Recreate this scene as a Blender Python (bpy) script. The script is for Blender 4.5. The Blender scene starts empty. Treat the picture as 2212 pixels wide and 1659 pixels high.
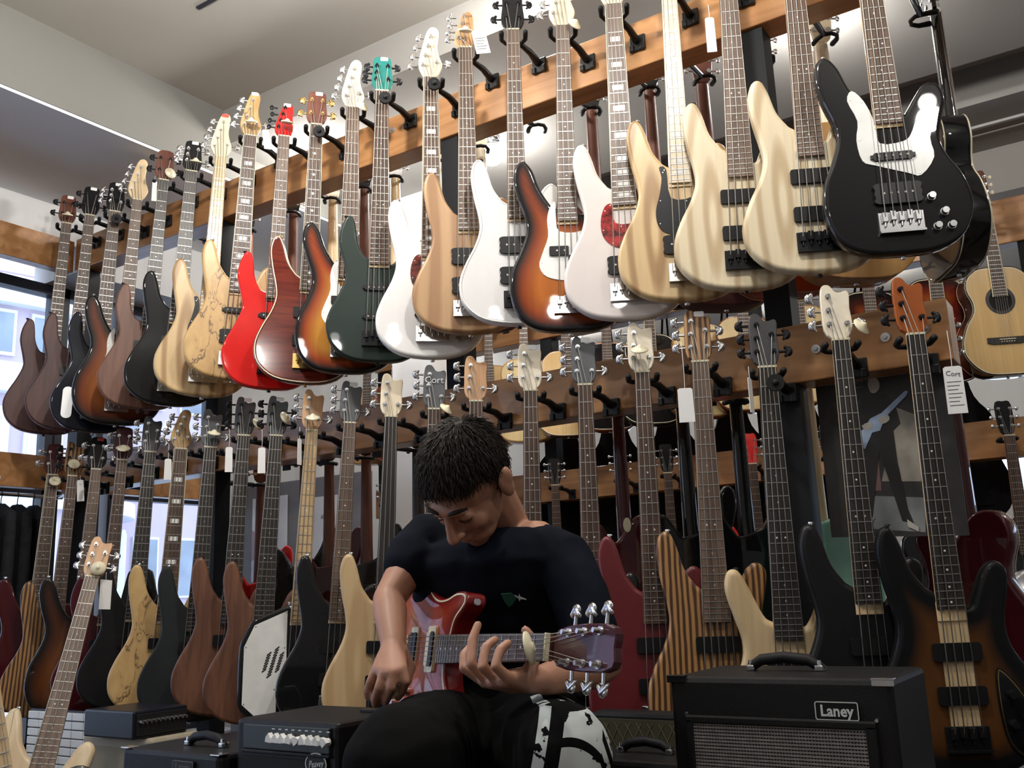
import bpy, bmesh, math, random
from math import sin, cos, pi, radians, atan2, sqrt
from mathutils import Vector, Matrix, geometry, noise
from mathutils.bvhtree import BVHTree

random.seed(7)
scene = bpy.context.scene
COL = scene.collection

# ------------------------------------------------------------------ camera, world, exposure, main lights
cam_d = bpy.data.cameras.new('camera'); cam = bpy.data.objects.new('camera', cam_d); COL.objects.link(cam)
cam_d.sensor_width = 36.0; cam_d.lens = 36.0 * 2087.6 / 2212.0; cam_d.clip_start = 0.05; cam_d.clip_end = 200
CR = Vector((0.83008007, 0.55633917, -0.0381289)); CU = Vector((0.14909046, -0.15552296, 0.97651659)); CF = Vector((-0.5373445, 0.81627161, 0.21204137))
CAM = Vector((0.0, -2.49365, 0.75))
cam.matrix_world = Matrix(((CR.x, CU.x, -CF.x, CAM.x), (CR.y, CU.y, -CF.y, CAM.y), (CR.z, CU.z, -CF.z, CAM.z), (0, 0, 0, 1)))
scene.camera = cam
scene.view_settings.view_transform = 'Standard'
scene.view_settings.look = 'None'
scene.view_settings.gamma = 1.0
scene.view_settings.use_curve_mapping = False
scene.view_settings.exposure = -0.08
scene.cycles.max_bounces = 5; scene.cycles.diffuse_bounces = 3; scene.cycles.glossy_bounces = 2; scene.cycles.transmission_bounces = 2; scene.cycles.transparent_max_bounces = 8
scene.cycles.caustics_reflective = False; scene.cycles.caustics_refractive = False; scene.cycles.sample_clamp_indirect = 4.0; scene.cycles.adaptive_threshold = 0.1
world = bpy.data.worlds.new('world'); scene.world = world; world.use_nodes = True
bg = world.node_tree.nodes['Background']; bg.inputs[0].default_value = (0.72, 0.82, 1.0, 1); bg.inputs[1].default_value = 3.6

def spot_lamp(loc, power, tilt=(0, 0), size=0.05, color=(1, 0.96, 0.9), angle=150, blend=0.6):
    d = bpy.data.lights.new('lamp_light', 'POINT'); d.energy = power; d.color = color; d.shadow_soft_size = size
    o = bpy.data.objects.new('lamp_light', d); COL.objects.link(o); o.location = loc
    o.rotation_euler = (tilt[0], tilt[1], 0)
    return o
CEIL = 2.97; SOFF = 2.79
# recessed ceiling lamps in front of the rack (tray ceiling) and behind it (soffit): (x, y, z, watts)
LAMPS = [(-2.35, -2.20, CEIL, 34, .30), (-1.95, -1.00, CEIL, 62, .30), (-0.60, -1.05, CEIL, 54, .30), (0.9, -1.3, CEIL, 32, .30), (.5, -3.3, CEIL, 22, .30),  # last in this row: unseen fill lamp added behind the camera
         (-2.28, 0.88, SOFF, 34, .07), (-0.80, 0.81, SOFF, 24, .07), (0.9, 0.85, SOFF, 16, .07), (-3.2, 3.2, 2.56, 26, .07), (-1.2, 3.2, 2.56, 26, .07), (0.9, 3.2, 2.56, 22, .07), (-1.60, -.04, CEIL, 13, .07), (-2.98, .52, SOFF, 22, .07)]  # final entry: extra lamp added to brighten the pillar
for (x, y, z, w, dz) in LAMPS:
    spot_lamp((x, y, z - dz - 0.075), w)

# ------------------------------------------------------------------ helpers
def tag(o, label, cat, group=None, kind=None):
    if label: o['label'] = label
    if cat: o['category'] = cat
    if group: o['group'] = group
    if kind: o['kind'] = kind
    return o
def empty(name, loc=(0, 0, 0), rot=(0, 0, 0), parent=None):
    o = bpy.data.objects.new(name, None); COL.objects.link(o); o.location = loc; o.rotation_euler = rot; o.empty_display_size = 0.05
    if parent: o.parent = parent
    return o
def link(name, me, parent=None, mat=None, loc=None, rot=None):
    o = bpy.data.objects.new(name, me); COL.objects.link(o)
    if mat is not None and not me.materials: me.materials.append(mat)
    elif mat is not None and me.materials[0] is not mat:
        o.material_slots[0].link = 'OBJECT'; o.material_slots[0].material = mat
    if parent: o.parent = parent
    if loc is not None: o.location = loc
    if rot is not None: o.rotation_euler = rot
    return o
class MB:
    def __init__(s): s.v = []; s.f = []; s.sm = []
    def add(s, vs, fs, smooth=False):
        b = len(s.v); s.v += [tuple(v) for v in vs]
        for f in fs: s.f.append(tuple(i + b for i in f)); s.sm.append(smooth)
        return s
    def box(s, c, d, m=None, bev=0.0):
        x, y, z = d[0] / 2, d[1] / 2, d[2] / 2
        if bev > 0:
            b = min(bev, x * .9, y * .9, z * .9); vs = []; ids = {}
            bm = bmesh.new(); bmesh.ops.create_cube(bm, size=1.0)
            for v in bm.verts: v.co = Vector((v.co.x * 2 * x, v.co.y * 2 * y, v.co.z * 2 * z))
            bmesh.ops.bevel(bm, geom=list(bm.edges), offset=b, segments=2, affect='EDGES', profile=0.5)
            bm.verts.index_update(); vs = [v.co.copy() for v in bm.verts]; fs = [[v.index for v in f.verts] for f in bm.faces]; bm.free()
        else:
            vs = [Vector((sx * x, sy * y, sz * z)) for sx in (-1, 1) for sy in (-1, 1) for sz in (-1, 1)]
            fs = [(0, 1, 3, 2), (4, 6, 7, 5), (0, 4, 5, 1), (2, 3, 7, 6), (0, 2, 6, 4), (1, 5, 7, 3)]
        c = Vector(c)
        vs = [(m @ v if m else v) + c for v in vs]
        return s.add(vs, fs, False)
    def bb(s, x0, x1, y0, y1, z0, z1, bev=0.0):
        return s.box(((x0 + x1) / 2, (y0 + y1) / 2, (z0 + z1) / 2), (abs(x1 - x0), abs(y1 - y0), abs(z1 - z0)), None, bev)
    def cyl(s, p0, p1, r0, r1=None, n=12, caps=True, smooth=True):
        p0 = Vector(p0); p1 = Vector(p1); r1 = r0 if r1 is None else r1
        d = (p1 - p0).normalized(); a = d.orthogonal().normalized(); b = d.cross(a)
        vs = []
        for p, r in ((p0, r0), (p1, r1)):
            for i in range(n):
                t = 2 * pi * i / n; vs.append(p + a * (r * cos(t)) + b * (r * sin(t)))
        s.add(vs, [(i, (i + 1) % n, n + (i + 1) % n, n + i) for i in range(n)], smooth)
        if caps:
            s.add(vs[:n], [tuple(range(n))[::-1]]); s.add(vs[n:], [tuple(range(n))])
        return s
    def rings(s, rs, cap=True, smooth=True, closed=True):
        n = len(rs[0]); vs = [v for r in rs for v in r]; fs = []
        for k in range(len(rs) - 1):
            for i in range(n if closed else n - 1):
                j = (i + 1) % n
                fs.append((k * n + i, k * n + j, (k + 1) * n + j, (k + 1) * n + i))
        s.add(vs, fs, smooth)
        if cap: s.add(rs[0], [tuple(range(n))[::-1]], smooth); s.add(rs[-1], [tuple(range(n))], smooth)
        return s
    def tube(s, pts, rad, n=10, el=None, caps=True):
        """lofted tube through pts with radii, rounded ends; el = list of (ra, rb) scale"""
        P = [Vector(p) for p in pts]; R = list(rad) if hasattr(rad, '__len__') else [rad] * len(P)
        T = [(P[min(i + 1, len(P) - 1)] - P[max(i - 1, 0)]).normalized() for i in range(len(P))]
        a = T[0].orthogonal().normalized(); rs = []
        def ring(p, t, r, a, e):
            b = t.cross(a); return [p + a * (r * e[0] * cos(2 * pi * k / n)) + b * (r * e[1] * sin(2 * pi * k / n)) for k in range(n)]
        E = el or [(1, 1)] * len(P)
        for i in range(len(P)):
            a = (a - T[i] * a.dot(T[i])).normalized()
            if i == 0 and caps:
                for q in (80, 50, 25): rs.append(ring(P[0] - T[0] * R[0] * sin(radians(q)), T[0], R[0] * cos(radians(q)), a, E[0]))
            rs.append(ring(P[i], T[i], R[i], a, E[i]))
            if i == len(P) - 1 and caps:
                for q in (25, 50, 80): rs.append(ring(P[i] + T[i] * R[i] * sin(radians(q)), T[i], R[i] * cos(radians(q)), a, E[i]))
        return s.rings(rs)
    def ell(s, c, ax, n=16, m=10):
        """ellipsoid: ax = three vectors"""
        c = Vector(c); A, B, C = [Vector(q) for q in ax]; rs = []
        for i in range(m + 1):
            t = pi * (i + .02 * (i == 0) - .02 * (i == m)) / m
            t = min(max(t, .04), pi - .04)
            rs.append([c + C * cos(t) + (A * cos(2 * pi * k / n) + B * sin(2 * pi * k / n)) * sin(t) for k in range(n)])
        return s.rings(rs[::-1])
    def prism(s, ol, y0, y1, smooth=False):
        n = len(ol); vs = [(x, y0, z) for x, z in ol] + [(x, y1, z) for x, z in ol]
        s.add(vs, [(i, (i + 1) % n, n + (i + 1) % n, n + i)[::-1] for i in range(n)], smooth)
        s.add(vs[:n], [tuple(range(n))]); s.add(vs[n:], [tuple(range(n))[::-1]])
        return s
    def mesh(s, name):
        me = bpy.data.meshes.new(name); me.from_pydata(s.v, [], s.f); me.polygons.foreach_set('use_smooth', s.sm); me.update()
        return me
    def build(s, name, mat, parent=None, loc=None, rot=None):
        return link(name, s.mesh(name), parent, mat, loc, rot)
def spline(pts, k=4):
    out = []; n = len(pts)
    for i in range(n):
        p0, p1, p2, p3 = pts[i - 1], pts[i], pts[(i + 1) % n], pts[(i + 2) % n]
        for j in range(k):
            t = j / k; t2 = t * t; t3 = t2 * t
            out.append(tuple(.5 * (2 * p1[q] + (p2[q] - p0[q]) * t + (2 * p0[q] - 5 * p1[q] + 4 * p2[q] - p3[q]) * t2 + (3 * p1[q] - p0[q] - 3 * p2[q] + p3[q]) * t3) for q in (0, 1)))
    return out
def inset(ol, d):
    n = len(ol); area = sum(ol[i - 1][0] * ol[i][1] - ol[i][0] * ol[i - 1][1] for i in range(n)); sg = 1 if area > 0 else -1
    out = []
    for i in range(n):
        tx = ol[(i + 1) % n][0] - ol[i - 1][0]; tz = ol[(i + 1) % n][1] - ol[i - 1][1]; l = sqrt(tx * tx + tz * tz) or 1
        out.append((ol[i][0] - sg * tz / l * d, ol[i][1] + sg * tx / l * d))
    return out
def rrect(w, h, r, k=4, cx=0, cz=0):
    out = []
    for (sx, sz, a0) in ((1, 1, 0), (-1, 1, 90), (-1, -1, 180), (1, -1, 270)):
        for i in range(k + 1):
            a = radians(a0 + 90 * i / k); out.append((cx + sx * (w / 2 - r) + r * cos(a), cz + sz * (h / 2 - r) + r * sin(a)))
    return out
def text_obj(name, s, size, mat, parent, loc, rot, depth=0.0006, font_scale=1.0, shear=0.0, bold=0.0):
    c = bpy.data.curves.new(name, 'FONT'); c.body = s; c.size = size; c.extrude = depth; c.align_x = 'CENTER'; c.align_y = 'CENTER'; c.resolution_u = 2; c.shear = shear; c.offset = bold
    t = bpy.data.objects.new(name, c); COL.objects.link(t)
    bpy.context.view_layer.update()
    me = bpy.data.meshes.new_from_object(t.evaluated_get(bpy.context.evaluated_depsgraph_get()))
    bpy.data.objects.remove(t); bpy.data.curves.remove(c)
    for v in me.vertices: v.co.x *= font_scale
    me.materials.clear(); me.name = name
    return link(name, me, parent, mat, loc, rot)

# ------------------------------------------------------------------ materials
def nt(name):
    m = bpy.data.materials.new(name); m.use_nodes = True; return m, m.node_tree.nodes, m.node_tree.links, m.node_tree.nodes['Principled BSDF']
def setp(b, rough=.5, metal=0, coat=0, spec=None):
    b.inputs['Roughness'].default_value = rough; b.inputs['Metallic'].default_value = metal; b.inputs['Coat Weight'].default_value = coat; b.inputs['Coat Roughness'].default_value = .025
    if spec is not None: b.inputs['Specular IOR Level'].default_value = spec
_MC = {}
def plain(name, c, rough=.5, metal=0, coat=0, var=.06, scale=20, bump=0, spec=None):
    """a colour with slight noise variation"""
    if name in _MC: return _MC[name]
    m, N, L, b = nt(name); setp(b, rough, metal, coat, spec)
    tc = N.new('ShaderNodeTexCoord'); no = N.new('ShaderNodeTexNoise'); no.inputs['Scale'].default_value = scale; no.inputs['Detail'].default_value = 3
    L.new(tc.outputs['Object'], no.inputs['Vector'])
    r = N.new('ShaderNodeValToRGB'); L.new(no.outputs['Fac'], r.inputs[0])
    r.color_ramp.elements[0].color = tuple(max(0, q * (1 - var)) for q in c) + (1,); r.color_ramp.elements[1].color = tuple(min(1, q * (1 + var)) for q in c) + (1,)
    r.color_ramp.elements[0].position = .3; r.color_ramp.elements[1].position = .7
    L.new(r.outputs[0], b.inputs['Base Color'])
    if bump:
        bp = N.new('ShaderNodeBump'); bp.inputs['Strength'].default_value = bump; bp.inputs['Distance'].default_value = .002
        L.new(no.outputs['Fac'], bp.inputs['Height']); L.new(bp.outputs[0], b.inputs['Normal'])
    _MC[name] = m; return m
def wood(name, c1, c2, rough=.4, coat=0, scale=(22, 22, 2.2), detail=4, dist=.6, c3=None, lo=.35, hi=.65):
    """stretched-noise grain, long axis = the axis with the small scale"""
    if name in _MC: return _MC[name]
    m, N, L, b = nt(name); setp(b, rough, 0, coat)
    tc = N.new('ShaderNodeTexCoord'); mp = N.new('ShaderNodeMapping'); mp.inputs['Scale'].default_value = scale
    L.new(tc.outputs['Object'], mp.inputs['Vector'])
    no = N.new('ShaderNodeTexNoise'); no.inputs['Scale'].default_value = 1.0; no.inputs['Detail'].default_value = detail; no.inputs['Distortion'].default_value = dist
    L.new(mp.outputs[0], no.inputs['Vector'])
    r = N.new('ShaderNodeValToRGB'); L.new(no.outputs['Fac'], r.inputs[0])
    r.color_ramp.elements[0].color = c1 + (1,); r.color_ramp.elements[0].position = lo; r.color_ramp.elements[1].color = c2 + (1,); r.color_ramp.elements[1].position = hi
    if c3: e = r.color_ramp.elements.new((lo + hi) / 2); e.color = c3 + (1,)
    L.new(r.outputs[0], b.inputs['Base Color'])
    _MC[name] = m; return m
def ash(name, c1, c2, rough=.35, coat=0, ws=7.0, dist=5.0, line=.82, straight=False, off=(.075, 0, -.03)):
    """cathedral-grain: distorted bands, thin dark lines"""
    if name in _MC: return _MC[name]
    m, N, L, b = nt(name); setp(b, rough, 0, coat)
    tc = N.new('ShaderNodeTexCoord'); mp = N.new('ShaderNodeMapping'); mp.inputs['Scale'].default_value = (1, 1, .22 if straight else .16); L.new(tc.outputs['Object'], mp.inputs['Vector'])
    w = N.new('ShaderNodeTexWave'); w.inputs['Scale'].default_value = ws; w.inputs['Distortion'].default_value = dist; w.inputs['Detail'].default_value = 2; w.inputs['Detail Scale'].default_value = 1.2
    if straight: w.wave_type = 'BANDS'; w.bands_direction = 'X'
    else: w.wave_type = 'RINGS'; w.rings_direction = 'Y'; mp.inputs['Location'].default_value = off
    L.new(mp.outputs[0], w.inputs['Vector'])
    r = N.new('ShaderNodeValToRGB'); L.new(w.outputs['Fac'], r.inputs[0])
    r.color_ramp.elements[0].color = c1 + (1,); r.color_ramp.elements[0].position = line - .35; r.color_ramp.elements[1].color = c2 + (1,); r.color_ramp.elements[1].position = min(.99, line + .14)
    mp2 = N.new('ShaderNodeMapping'); mp2.inputs['Scale'].default_value = (60, 60, 3); L.new(tc.outputs['Object'], mp2.inputs['Vector'])
    no = N.new('ShaderNodeTexNoise'); no.inputs['Scale'].default_value = 1; no.inputs['Detail'].default_value = 3; L.new(mp2.outputs[0], no.inputs['Vector'])
    mx = N.new('ShaderNodeMixRGB'); mx.blend_type = 'MULTIPLY'; mx.inputs[0].default_value = .25; L.new(r.outputs[0], mx.inputs[1]); L.new(no.outputs['Fac'], mx.inputs[2])
    L.new(mx.outputs[0], b.inputs['Base Color'])
    _MC[name] = m; return m
def burst(name, inner, mid, outer, rough=.4, coat=.8, p=(.012, .035, .075)):
    if name in _MC: return _MC[name]
    m, N, L, b = nt(name); setp(b, rough, 0, coat, .12)
    at = N.new('ShaderNodeAttribute'); at.attribute_name = 'edge'
    mu = N.new('ShaderNodeMath'); mu.operation = 'MULTIPLY'; mu.inputs[1].default_value = 10.0; L.new(at.outputs['Fac'], mu.inputs[0])
    r = N.new('ShaderNodeValToRGB'); L.new(mu.outputs[0], r.inputs[0]); r.color_ramp.elements[0].color = outer + (1,); r.color_ramp.elements[0].position = p[0] * 10
    r.color_ramp.elements[1].color = inner + (1,); r.color_ramp.elements[1].position = p[2] * 10; e = r.color_ramp.elements.new(p[1] * 10); e.color = mid + (1,)
    tc = N.new('ShaderNodeTexCoord'); mp = N.new('ShaderNodeMapping'); mp.inputs['Scale'].default_value = (50, 50, 3); L.new(tc.outputs['Object'], mp.inputs['Vector'])
    no = N.new('ShaderNodeTexNoise'); no.inputs['Scale'].default_value = 1; L.new(mp.outputs[0], no.inputs['Vector'])
    mx = N.new('ShaderNodeMixRGB'); mx.blend_type = 'MULTIPLY'; mx.inputs[0].default_value = .35; L.new(r.outputs[0], mx.inputs[1]); L.new(no.outputs['Fac'], mx.inputs[2])
    L.new(mx.outputs[0], b.inputs['Base Color'])
    _MC[name] = m; return m
def emit(name, c, s):
    m, N, L, b = nt(name); b.inputs['Emission Color'].default_value = c + (1,); b.inputs['Emission Strength'].default_value = s; b.inputs['Base Color'].default_value = c + (1,); return m
def glassy(name, tint=(.9, .95, 1.0), refl=.06):
    m = bpy.data.materials.new(name); m.use_nodes = True; N = m.node_tree.nodes; L = m.node_tree.links
    N.remove(N['Principled BSDF']); tr = N.new('ShaderNodeBsdfTransparent'); tr.inputs[0].default_value = tint + (1,)
    gl = N.new('ShaderNodeBsdfGlossy'); gl.inputs['Roughness'].default_value = .03; mx = N.new('ShaderNodeMixShader'); fr = N.new('ShaderNodeFresnel'); fr.inputs[0].default_value = 1.35
    L.new(fr.outputs[0], mx.inputs[0]); L.new(tr.outputs[0], mx.inputs[1]); L.new(gl.outputs[0], mx.inputs[2]); L.new(mx.outputs[0], N['Material Output'].inputs[0]); return m

CHROME = plain('chrome', (.66, .66, .67), .24, 1.0, var=.03); BLKMET = plain('black_metal', (.012, .012, .014), .35, .3, var=.1, spec=.3); GOLDM = plain('gold_metal', (.75, .5, .18), .25, 1, var=.05)
STEEL = plain('string_steel', (.36, .34, .31), .45, 1.0, var=.05); FRETM = plain('fret_wire', (.52, .50, .46), .38, 1.0, var=.05); RUBBER = plain('black_rubber', (.008, .008, .009), .6, spec=.25); BLKPL = plain('black_plastic', (.008, .008, .009), .35, spec=.3)
WHITEPL = plain('white_plastic', (.80, .80, .78), .25); CREAMPL = plain('cream_plastic', (.78, .72, .52), .35); PAPER = plain('tag_paper', (.82, .82, .82), .7, var=.02)
INK = plain('printed_ink', (.05, .05, .06), .6); REDST = plain('red_sticker', (.8, .09, .06), .5)
ROSE = wood('rosewood', (.045, .022, .014), (.115, .062, .040), .45, 0, (60, 60, 5)); EBONY = wood('ebony', (.014, .011, .010), (.035, .028, .025), .4, 0, (60, 60, 5)); MAPLE = wood('maple', (.62, .44, .24), (.78, .60, .36), .3, .2, (30, 30, 3)); MAPLEP = wood('pale_maple', (.72, .60, .42), (.83, .73, .56), .3, .2, (30, 30, 3))
ROSEL = wood('worn_rosewood', (.10, .06, .042), (.19, .125, .09), .45, 0, (60, 60, 5))
MAHO = wood('mahogany', (.09, .028, .016), (.17, .055, .030), .45, 0, (40, 40, 4)); PEARL = plain('pearl', (.80, .80, .78), .2)
TORT = plain('tortoiseshell', (.12, .02, .015), .12, 0, .5, var=.9, scale=60); TORTR = plain('red_tortoiseshell', (.28, .02, .02), .12, 0, .5, var=.9, scale=60)
# ------------------------------------------------------------------ the room
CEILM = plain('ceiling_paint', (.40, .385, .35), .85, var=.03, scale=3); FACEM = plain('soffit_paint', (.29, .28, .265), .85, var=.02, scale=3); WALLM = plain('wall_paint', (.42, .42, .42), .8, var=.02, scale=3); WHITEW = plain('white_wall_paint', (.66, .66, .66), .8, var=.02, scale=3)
RAILW = wood('rail_wood', (.30, .135, .048), (.46, .235, .095), .35, .15, (2.0, 18, 18), 5, 1.0); FLOORM = wood('floor_planks', (.07, .05, .04), (.12, .09, .07), .5, 0, (1.5, 14, 14))
DARKF = plain('dark_frame', (.008, .010, .022), .45)
def struct(name, mb, mat, parent=None):
    o = mb.build(name, mat, parent)
    if parent is None: o['kind'] = 'structure'
    return o
struct('floor', MB().bb(-4.52, 3.6, -4.6, 5.1, -.1, 0), FLOORM)
struct('ceiling', MB().bb(-4.52, 3.6, -4.6, 5.1, CEIL, CEIL + .1), CEILM)
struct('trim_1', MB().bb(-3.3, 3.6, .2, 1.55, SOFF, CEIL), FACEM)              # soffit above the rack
struct('trim_2', MB().bb(-4.52, -3.3, -4.6, 5.1, 2.652, CEIL), plain('window_soffit_face_dimmed', (.185, .182, .168), .85, var=.02, scale=3))            # lower soffit along the window wall; face colour darkened to offset lamp glare
struct('trim_10', MB().bb(-4.52, -3.305, -4.6, 5.1, 2.64, 2.652), plain('window_soffit_paint', (.80, .83, .88), .7, var=.02, scale=3))  # soffit underside, bluish window light put into its pale colour
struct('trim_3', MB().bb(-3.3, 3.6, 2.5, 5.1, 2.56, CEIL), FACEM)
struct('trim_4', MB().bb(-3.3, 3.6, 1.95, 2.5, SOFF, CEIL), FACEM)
struct('trim_5', MB().bb(-3.29, 3.6, 2.18, 2.20, SOFF - .012, SOFF), WALLM)     # thin track lines on the soffit
struct('trim_6', MB().bb(-3.29, 3.6, 2.28, 2.29, SOFF - .008, SOFF), WALLM)
struct('trim_7', MB().bb(-2.75, 1.8, -.392, -.377, CEIL - .006, CEIL), DARKF)
struct('wall_back', MB().bb(-4.52, -4.05, 5.0, 5.1, 0, 2.6).bb(-4.05, 3.6, 5.0, 5.1, 0, 1.28).bb(-4.05, 3.6, 5.0, 5.1, 1.62, 2.6), WHITEW)
struct('wall_right', MB().bb(3.5, 3.6, -4.6, 5.1, 0, CEIL), WALLM)
struct('wall_front', MB().bb(-4.52, 3.6, -4.6, -4.5, 0, CEIL), WALLM)
struct('wall_left', MB().bb(-4.52, -4.15, -4.5, .05, 2.46, 2.64).bb(-4.52, -4.15, .05, 5.0, 2.34, 2.64).bb(-4.52, -4.40, 1.12, 5.0, 0, 2.34).bb(-4.52, -4.15, -4.5, 1.12, 0, .12), WHITEW)
struct('wall_pillar', MB().bb(-3.12, -2.87, 1.15, 1.42, 0, SOFF), plain('pillar_white', (.86, .86, .86), .7, var=.01, scale=3))
struct('trim_8', MB().bb(-4.16, -4.10, -4.5, 0.0, 2.312, 2.466, .003), RAILW)   # wooden beams along the window wall
struct('trim_9', MB().bb(-4.16, -4.10, -4.5, .95, 1.285, 1.432, .003), RAILW)
GLASS = glassy('window_glass')
wn = 0
for (ya, yb) in ((-3.6, -2.2), (-2.2, -.9), (-.9, .13), (.16, .40), (.465, 1.10)):
    wn += 1
    w = struct('window_%d' % wn, MB().bb(-4.465, -4.455, ya, yb, .12, 2.34), GLASS)
    fr = MB(); t = .028
    fr.bb(-4.49, -4.42, ya - .01, ya + t, .12, 2.34).bb(-4.49, -4.42, yb - t, yb + .01, .12, 2.34).bb(-4.49, -4.42, ya, yb, .12, .17).bb(-4.49, -4.42, ya, yb, 2.29, 2.34).bb(-4.49, -4.42, ya, yb, 1.30, 1.34)
    fr.build('window_frame', DARKF, w)
w = struct('window_%d' % (wn + 1), MB().bb(-4.05, 3.5, 5.04, 5.05, 1.28, 1.62), GLASS)
for k in range(9): MB().bb(-4.05 + k * .85, -4.0 + k * .85, 5.02, 5.08, 1.28, 1.62).build('mullion', plain('blue_frame', (.03, .09, .25), .4), w)

# recessed ceiling lamps (housing + glowing lens); the spot lights above sit just below the lens
LENS = emit('lamp_lens', (1.0, .97, .92), 30); LENS.cycles.emission_sampling = 'NONE'
for k, (x, y, z, wt, dz) in enumerate(LAMPS):
    e = empty('ceiling_lamp', (x, y, z)); tag(e, None, 'lamp', 'round-bulb ceiling lamps')
    e['label'] = {5: 'glaring ceiling lamp under the soffit behind the walnut and white basses', 6: 'glaring ceiling lamp high at the right above the pale ash basses', 12: 'lamp added under the soffit to brighten the white pillar behind the rack', 0: 'pendant bulb over the aisle near the window', 1: 'pendant bulb over the aisle above the seated man', 2: 'pendant bulb over the aisle before the pale ash basses', 3: 'pendant bulb over the aisle beyond the right edge', 4: 'unseen fill lamp added behind the photographer', 7: 'ceiling lamp under the soffit beyond the right edge', 8: 'rear shop ceiling lamp nearest the window wall', 9: 'rear shop ceiling lamp in the middle of the back room', 10: 'rear shop ceiling lamp at the right of the back room', 11: 'ceiling lamp washing the soffit face above the black headstock'}[k]
    rs = [[(r * cos(2 * pi * i / 20), r * sin(2 * pi * i / 20), zz) for i in range(20)] for (r, zz) in ((.035, 0), (.035, -.018), (.010, -.020), (.010, -dz + .035), (.022, -dz + .030), (.022, -dz + .012))]
    MB().rings(rs).build('housing', CHROME, e)
    rb = .052 if k in (5, 6) else .036
    MB().ell((0, 0, -dz - (rb - .036)), ((rb, 0, 0), (0, rb, 0), (0, 0, rb)), 20, 12).build('bulb', LENS, e)

# ------------------------------------------------------------------ building across the street
BPINK = plain('facade_lilac', (.55, .45, .52), .8, var=.05, scale=1); BWHT = plain('facade_white', (.78, .80, .82), .7, var=.04, scale=1); BGL = plain('facade_pane', (.24, .28, .33), .2, 0, .1, var=.3, scale=.8); CURT = plain('curtain_white', (.72, .78, .82), .8, var=.15, scale=2)
bld = empty('apartment_building', (-21.6, 9.6, 0)); tag(bld, 'pale lilac building with curved white balcony bands seen through the window', 'building')
MB().bb(-9, -2.2, -16, 16, 0, 14).build('wall', BPINK, bld)
def arc(r0, r1, z0, z1, a0=-88, a1=88, n=28):
    rs = []
    for i in range(n + 1):
        t = radians(a0 + (a1 - a0) * i / n); rs.append([(r0 * cos(t) - 2, r0 * sin(t) * 1.25, z0), (r1 * cos(t) - 2, r1 * sin(t) * 1.25, z0), (r1 * cos(t) - 2, r1 * sin(t) * 1.25, z1), (r0 * cos(t) - 2, r0 * sin(t) * 1.25, z1)])
    return MB().rings(rs, smooth=False)
arc(2.2, 2.9, 0, 13.6).build('bay_wall', BPINK, bld)
for (za, zb, r) in ((3.0, 3.35, 3.15), (5.5, 6.15, 3.25), (7.5, 8.15, 3.25), (10.1, 10.6, 3.2), (12.9, 13.5, 3.4)): arc(2.9, r, za, zb).build('balcony_band', BWHT, bld)
arc(2.9, 3.35, 8.15, 8.45).build('cornice', BPINK, bld)
for (za, zb) in ((1.0, 2.7), (3.75, 5.2), (6.35, 7.4), (8.7, 9.9), (10.9, 12.6)):
    for k in range(-4, 5):
        a = k * 19
        f = arc(2.9, 2.98, za, zb, a - 7, a + 7, 4).build('window', BWHT, bld)
        arc(2.98, 3.0, za + .08, zb - .08, a - 6, a - .6, 3).build('pane', CURT if za < 5 else BGL, f); arc(2.98, 3.0, za + .08, zb - .08, a + .6, a + 6, 3).build('pane', CURT if za < 5 else BGL, f)
for (za, zb) in ((1.0, 2.7), (3.75, 5.2), (6.35, 7.6), (8.7, 9.9)):
    for k in range(8):
        for s in (-1, 1):
            y = s * (5.0 + k * 1.4)
            if abs(y) < 15.3:
                f = MB().bb(-2.2, -2.12, y - .42, y + .42, za, zb).build('window', BWHT, bld)
                MB().bb(-2.12, -2.10, y - .36, y + .36, za + .07, zb - .07).build('pane', BGL, f)
struct('ground_outside', MB().bb(-40, -4.53, -30, 40, -.2, -.05), plain('street', (.55, .56, .58), .8))

# ------------------------------------------------------------------ display racks
POSTM = plain('post_black', (.007, .008, .010), .5, spec=.2)
RACKX1 = -.36
rk = empty('display_rack', (-2.2, .05, 0)); tag(rk, 'long two-tier display rack with wooden rails on black posts holding the basses', 'rack')
def part(mb, name, mat, parent):  # world-space mesh under an unrotated parent
    o = mb.build(name, mat, parent); o.matrix_parent_inverse = Matrix.Translation(-Vector(parent.location)); return o
part(MB().bb(-4.09, RACKX1 + .6, 0, .10, 2.318, 2.474, .004), 'rail', RAILW, rk)
part(MB().bb(-4.09, RACKX1, 0, .10, 1.264, 1.420, .004), 'rail', RAILW, rk)
for x in (-4.05, -3.095, -1.874, -.78): part(MB().bb(x - .036, x + .036, .014, .086, 0, 2.316), 'post', POSTM, rk)
part(MB().bb(.16, .232, .014, .086, 0, 2.316), 'post', POSTM, rk)
for (x, z) in ((-.685, 1.345), (-.51, 1.345), (-.86, 1.36), (-2.12, 2.42), (-.415, 1.35)):
    b = MB().cyl((x, .0, z), (x, -.004, z), .013, .012, 16).cyl((x, -.004, z), (x, -.010, z), .006, .005, 8); part(b, 'bolt', CHROME, rk)
rk2 = empty('display_rack', (-2.0, 2.0, 0)); tag(rk2, 'second wooden-railed rack further back in the shop, hung with acoustic guitars', 'rack')
R2Y = 1.95
part(MB().bb(-3.95, .9, R2Y, R2Y + .10, 2.13, 2.33, .004), 'rail', RAILW, rk2)
part(MB().bb(-3.95, .9, R2Y, R2Y + .10, 1.225, 1.385, .004), 'rail', RAILW, rk2)
for x in (-3.9, -2.7, -1.5, -.30, .85): part(MB().bb(x - .036, x + .036, R2Y + .014, R2Y + .086, 0, 2.128), 'post', POSTM, rk2)
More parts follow.
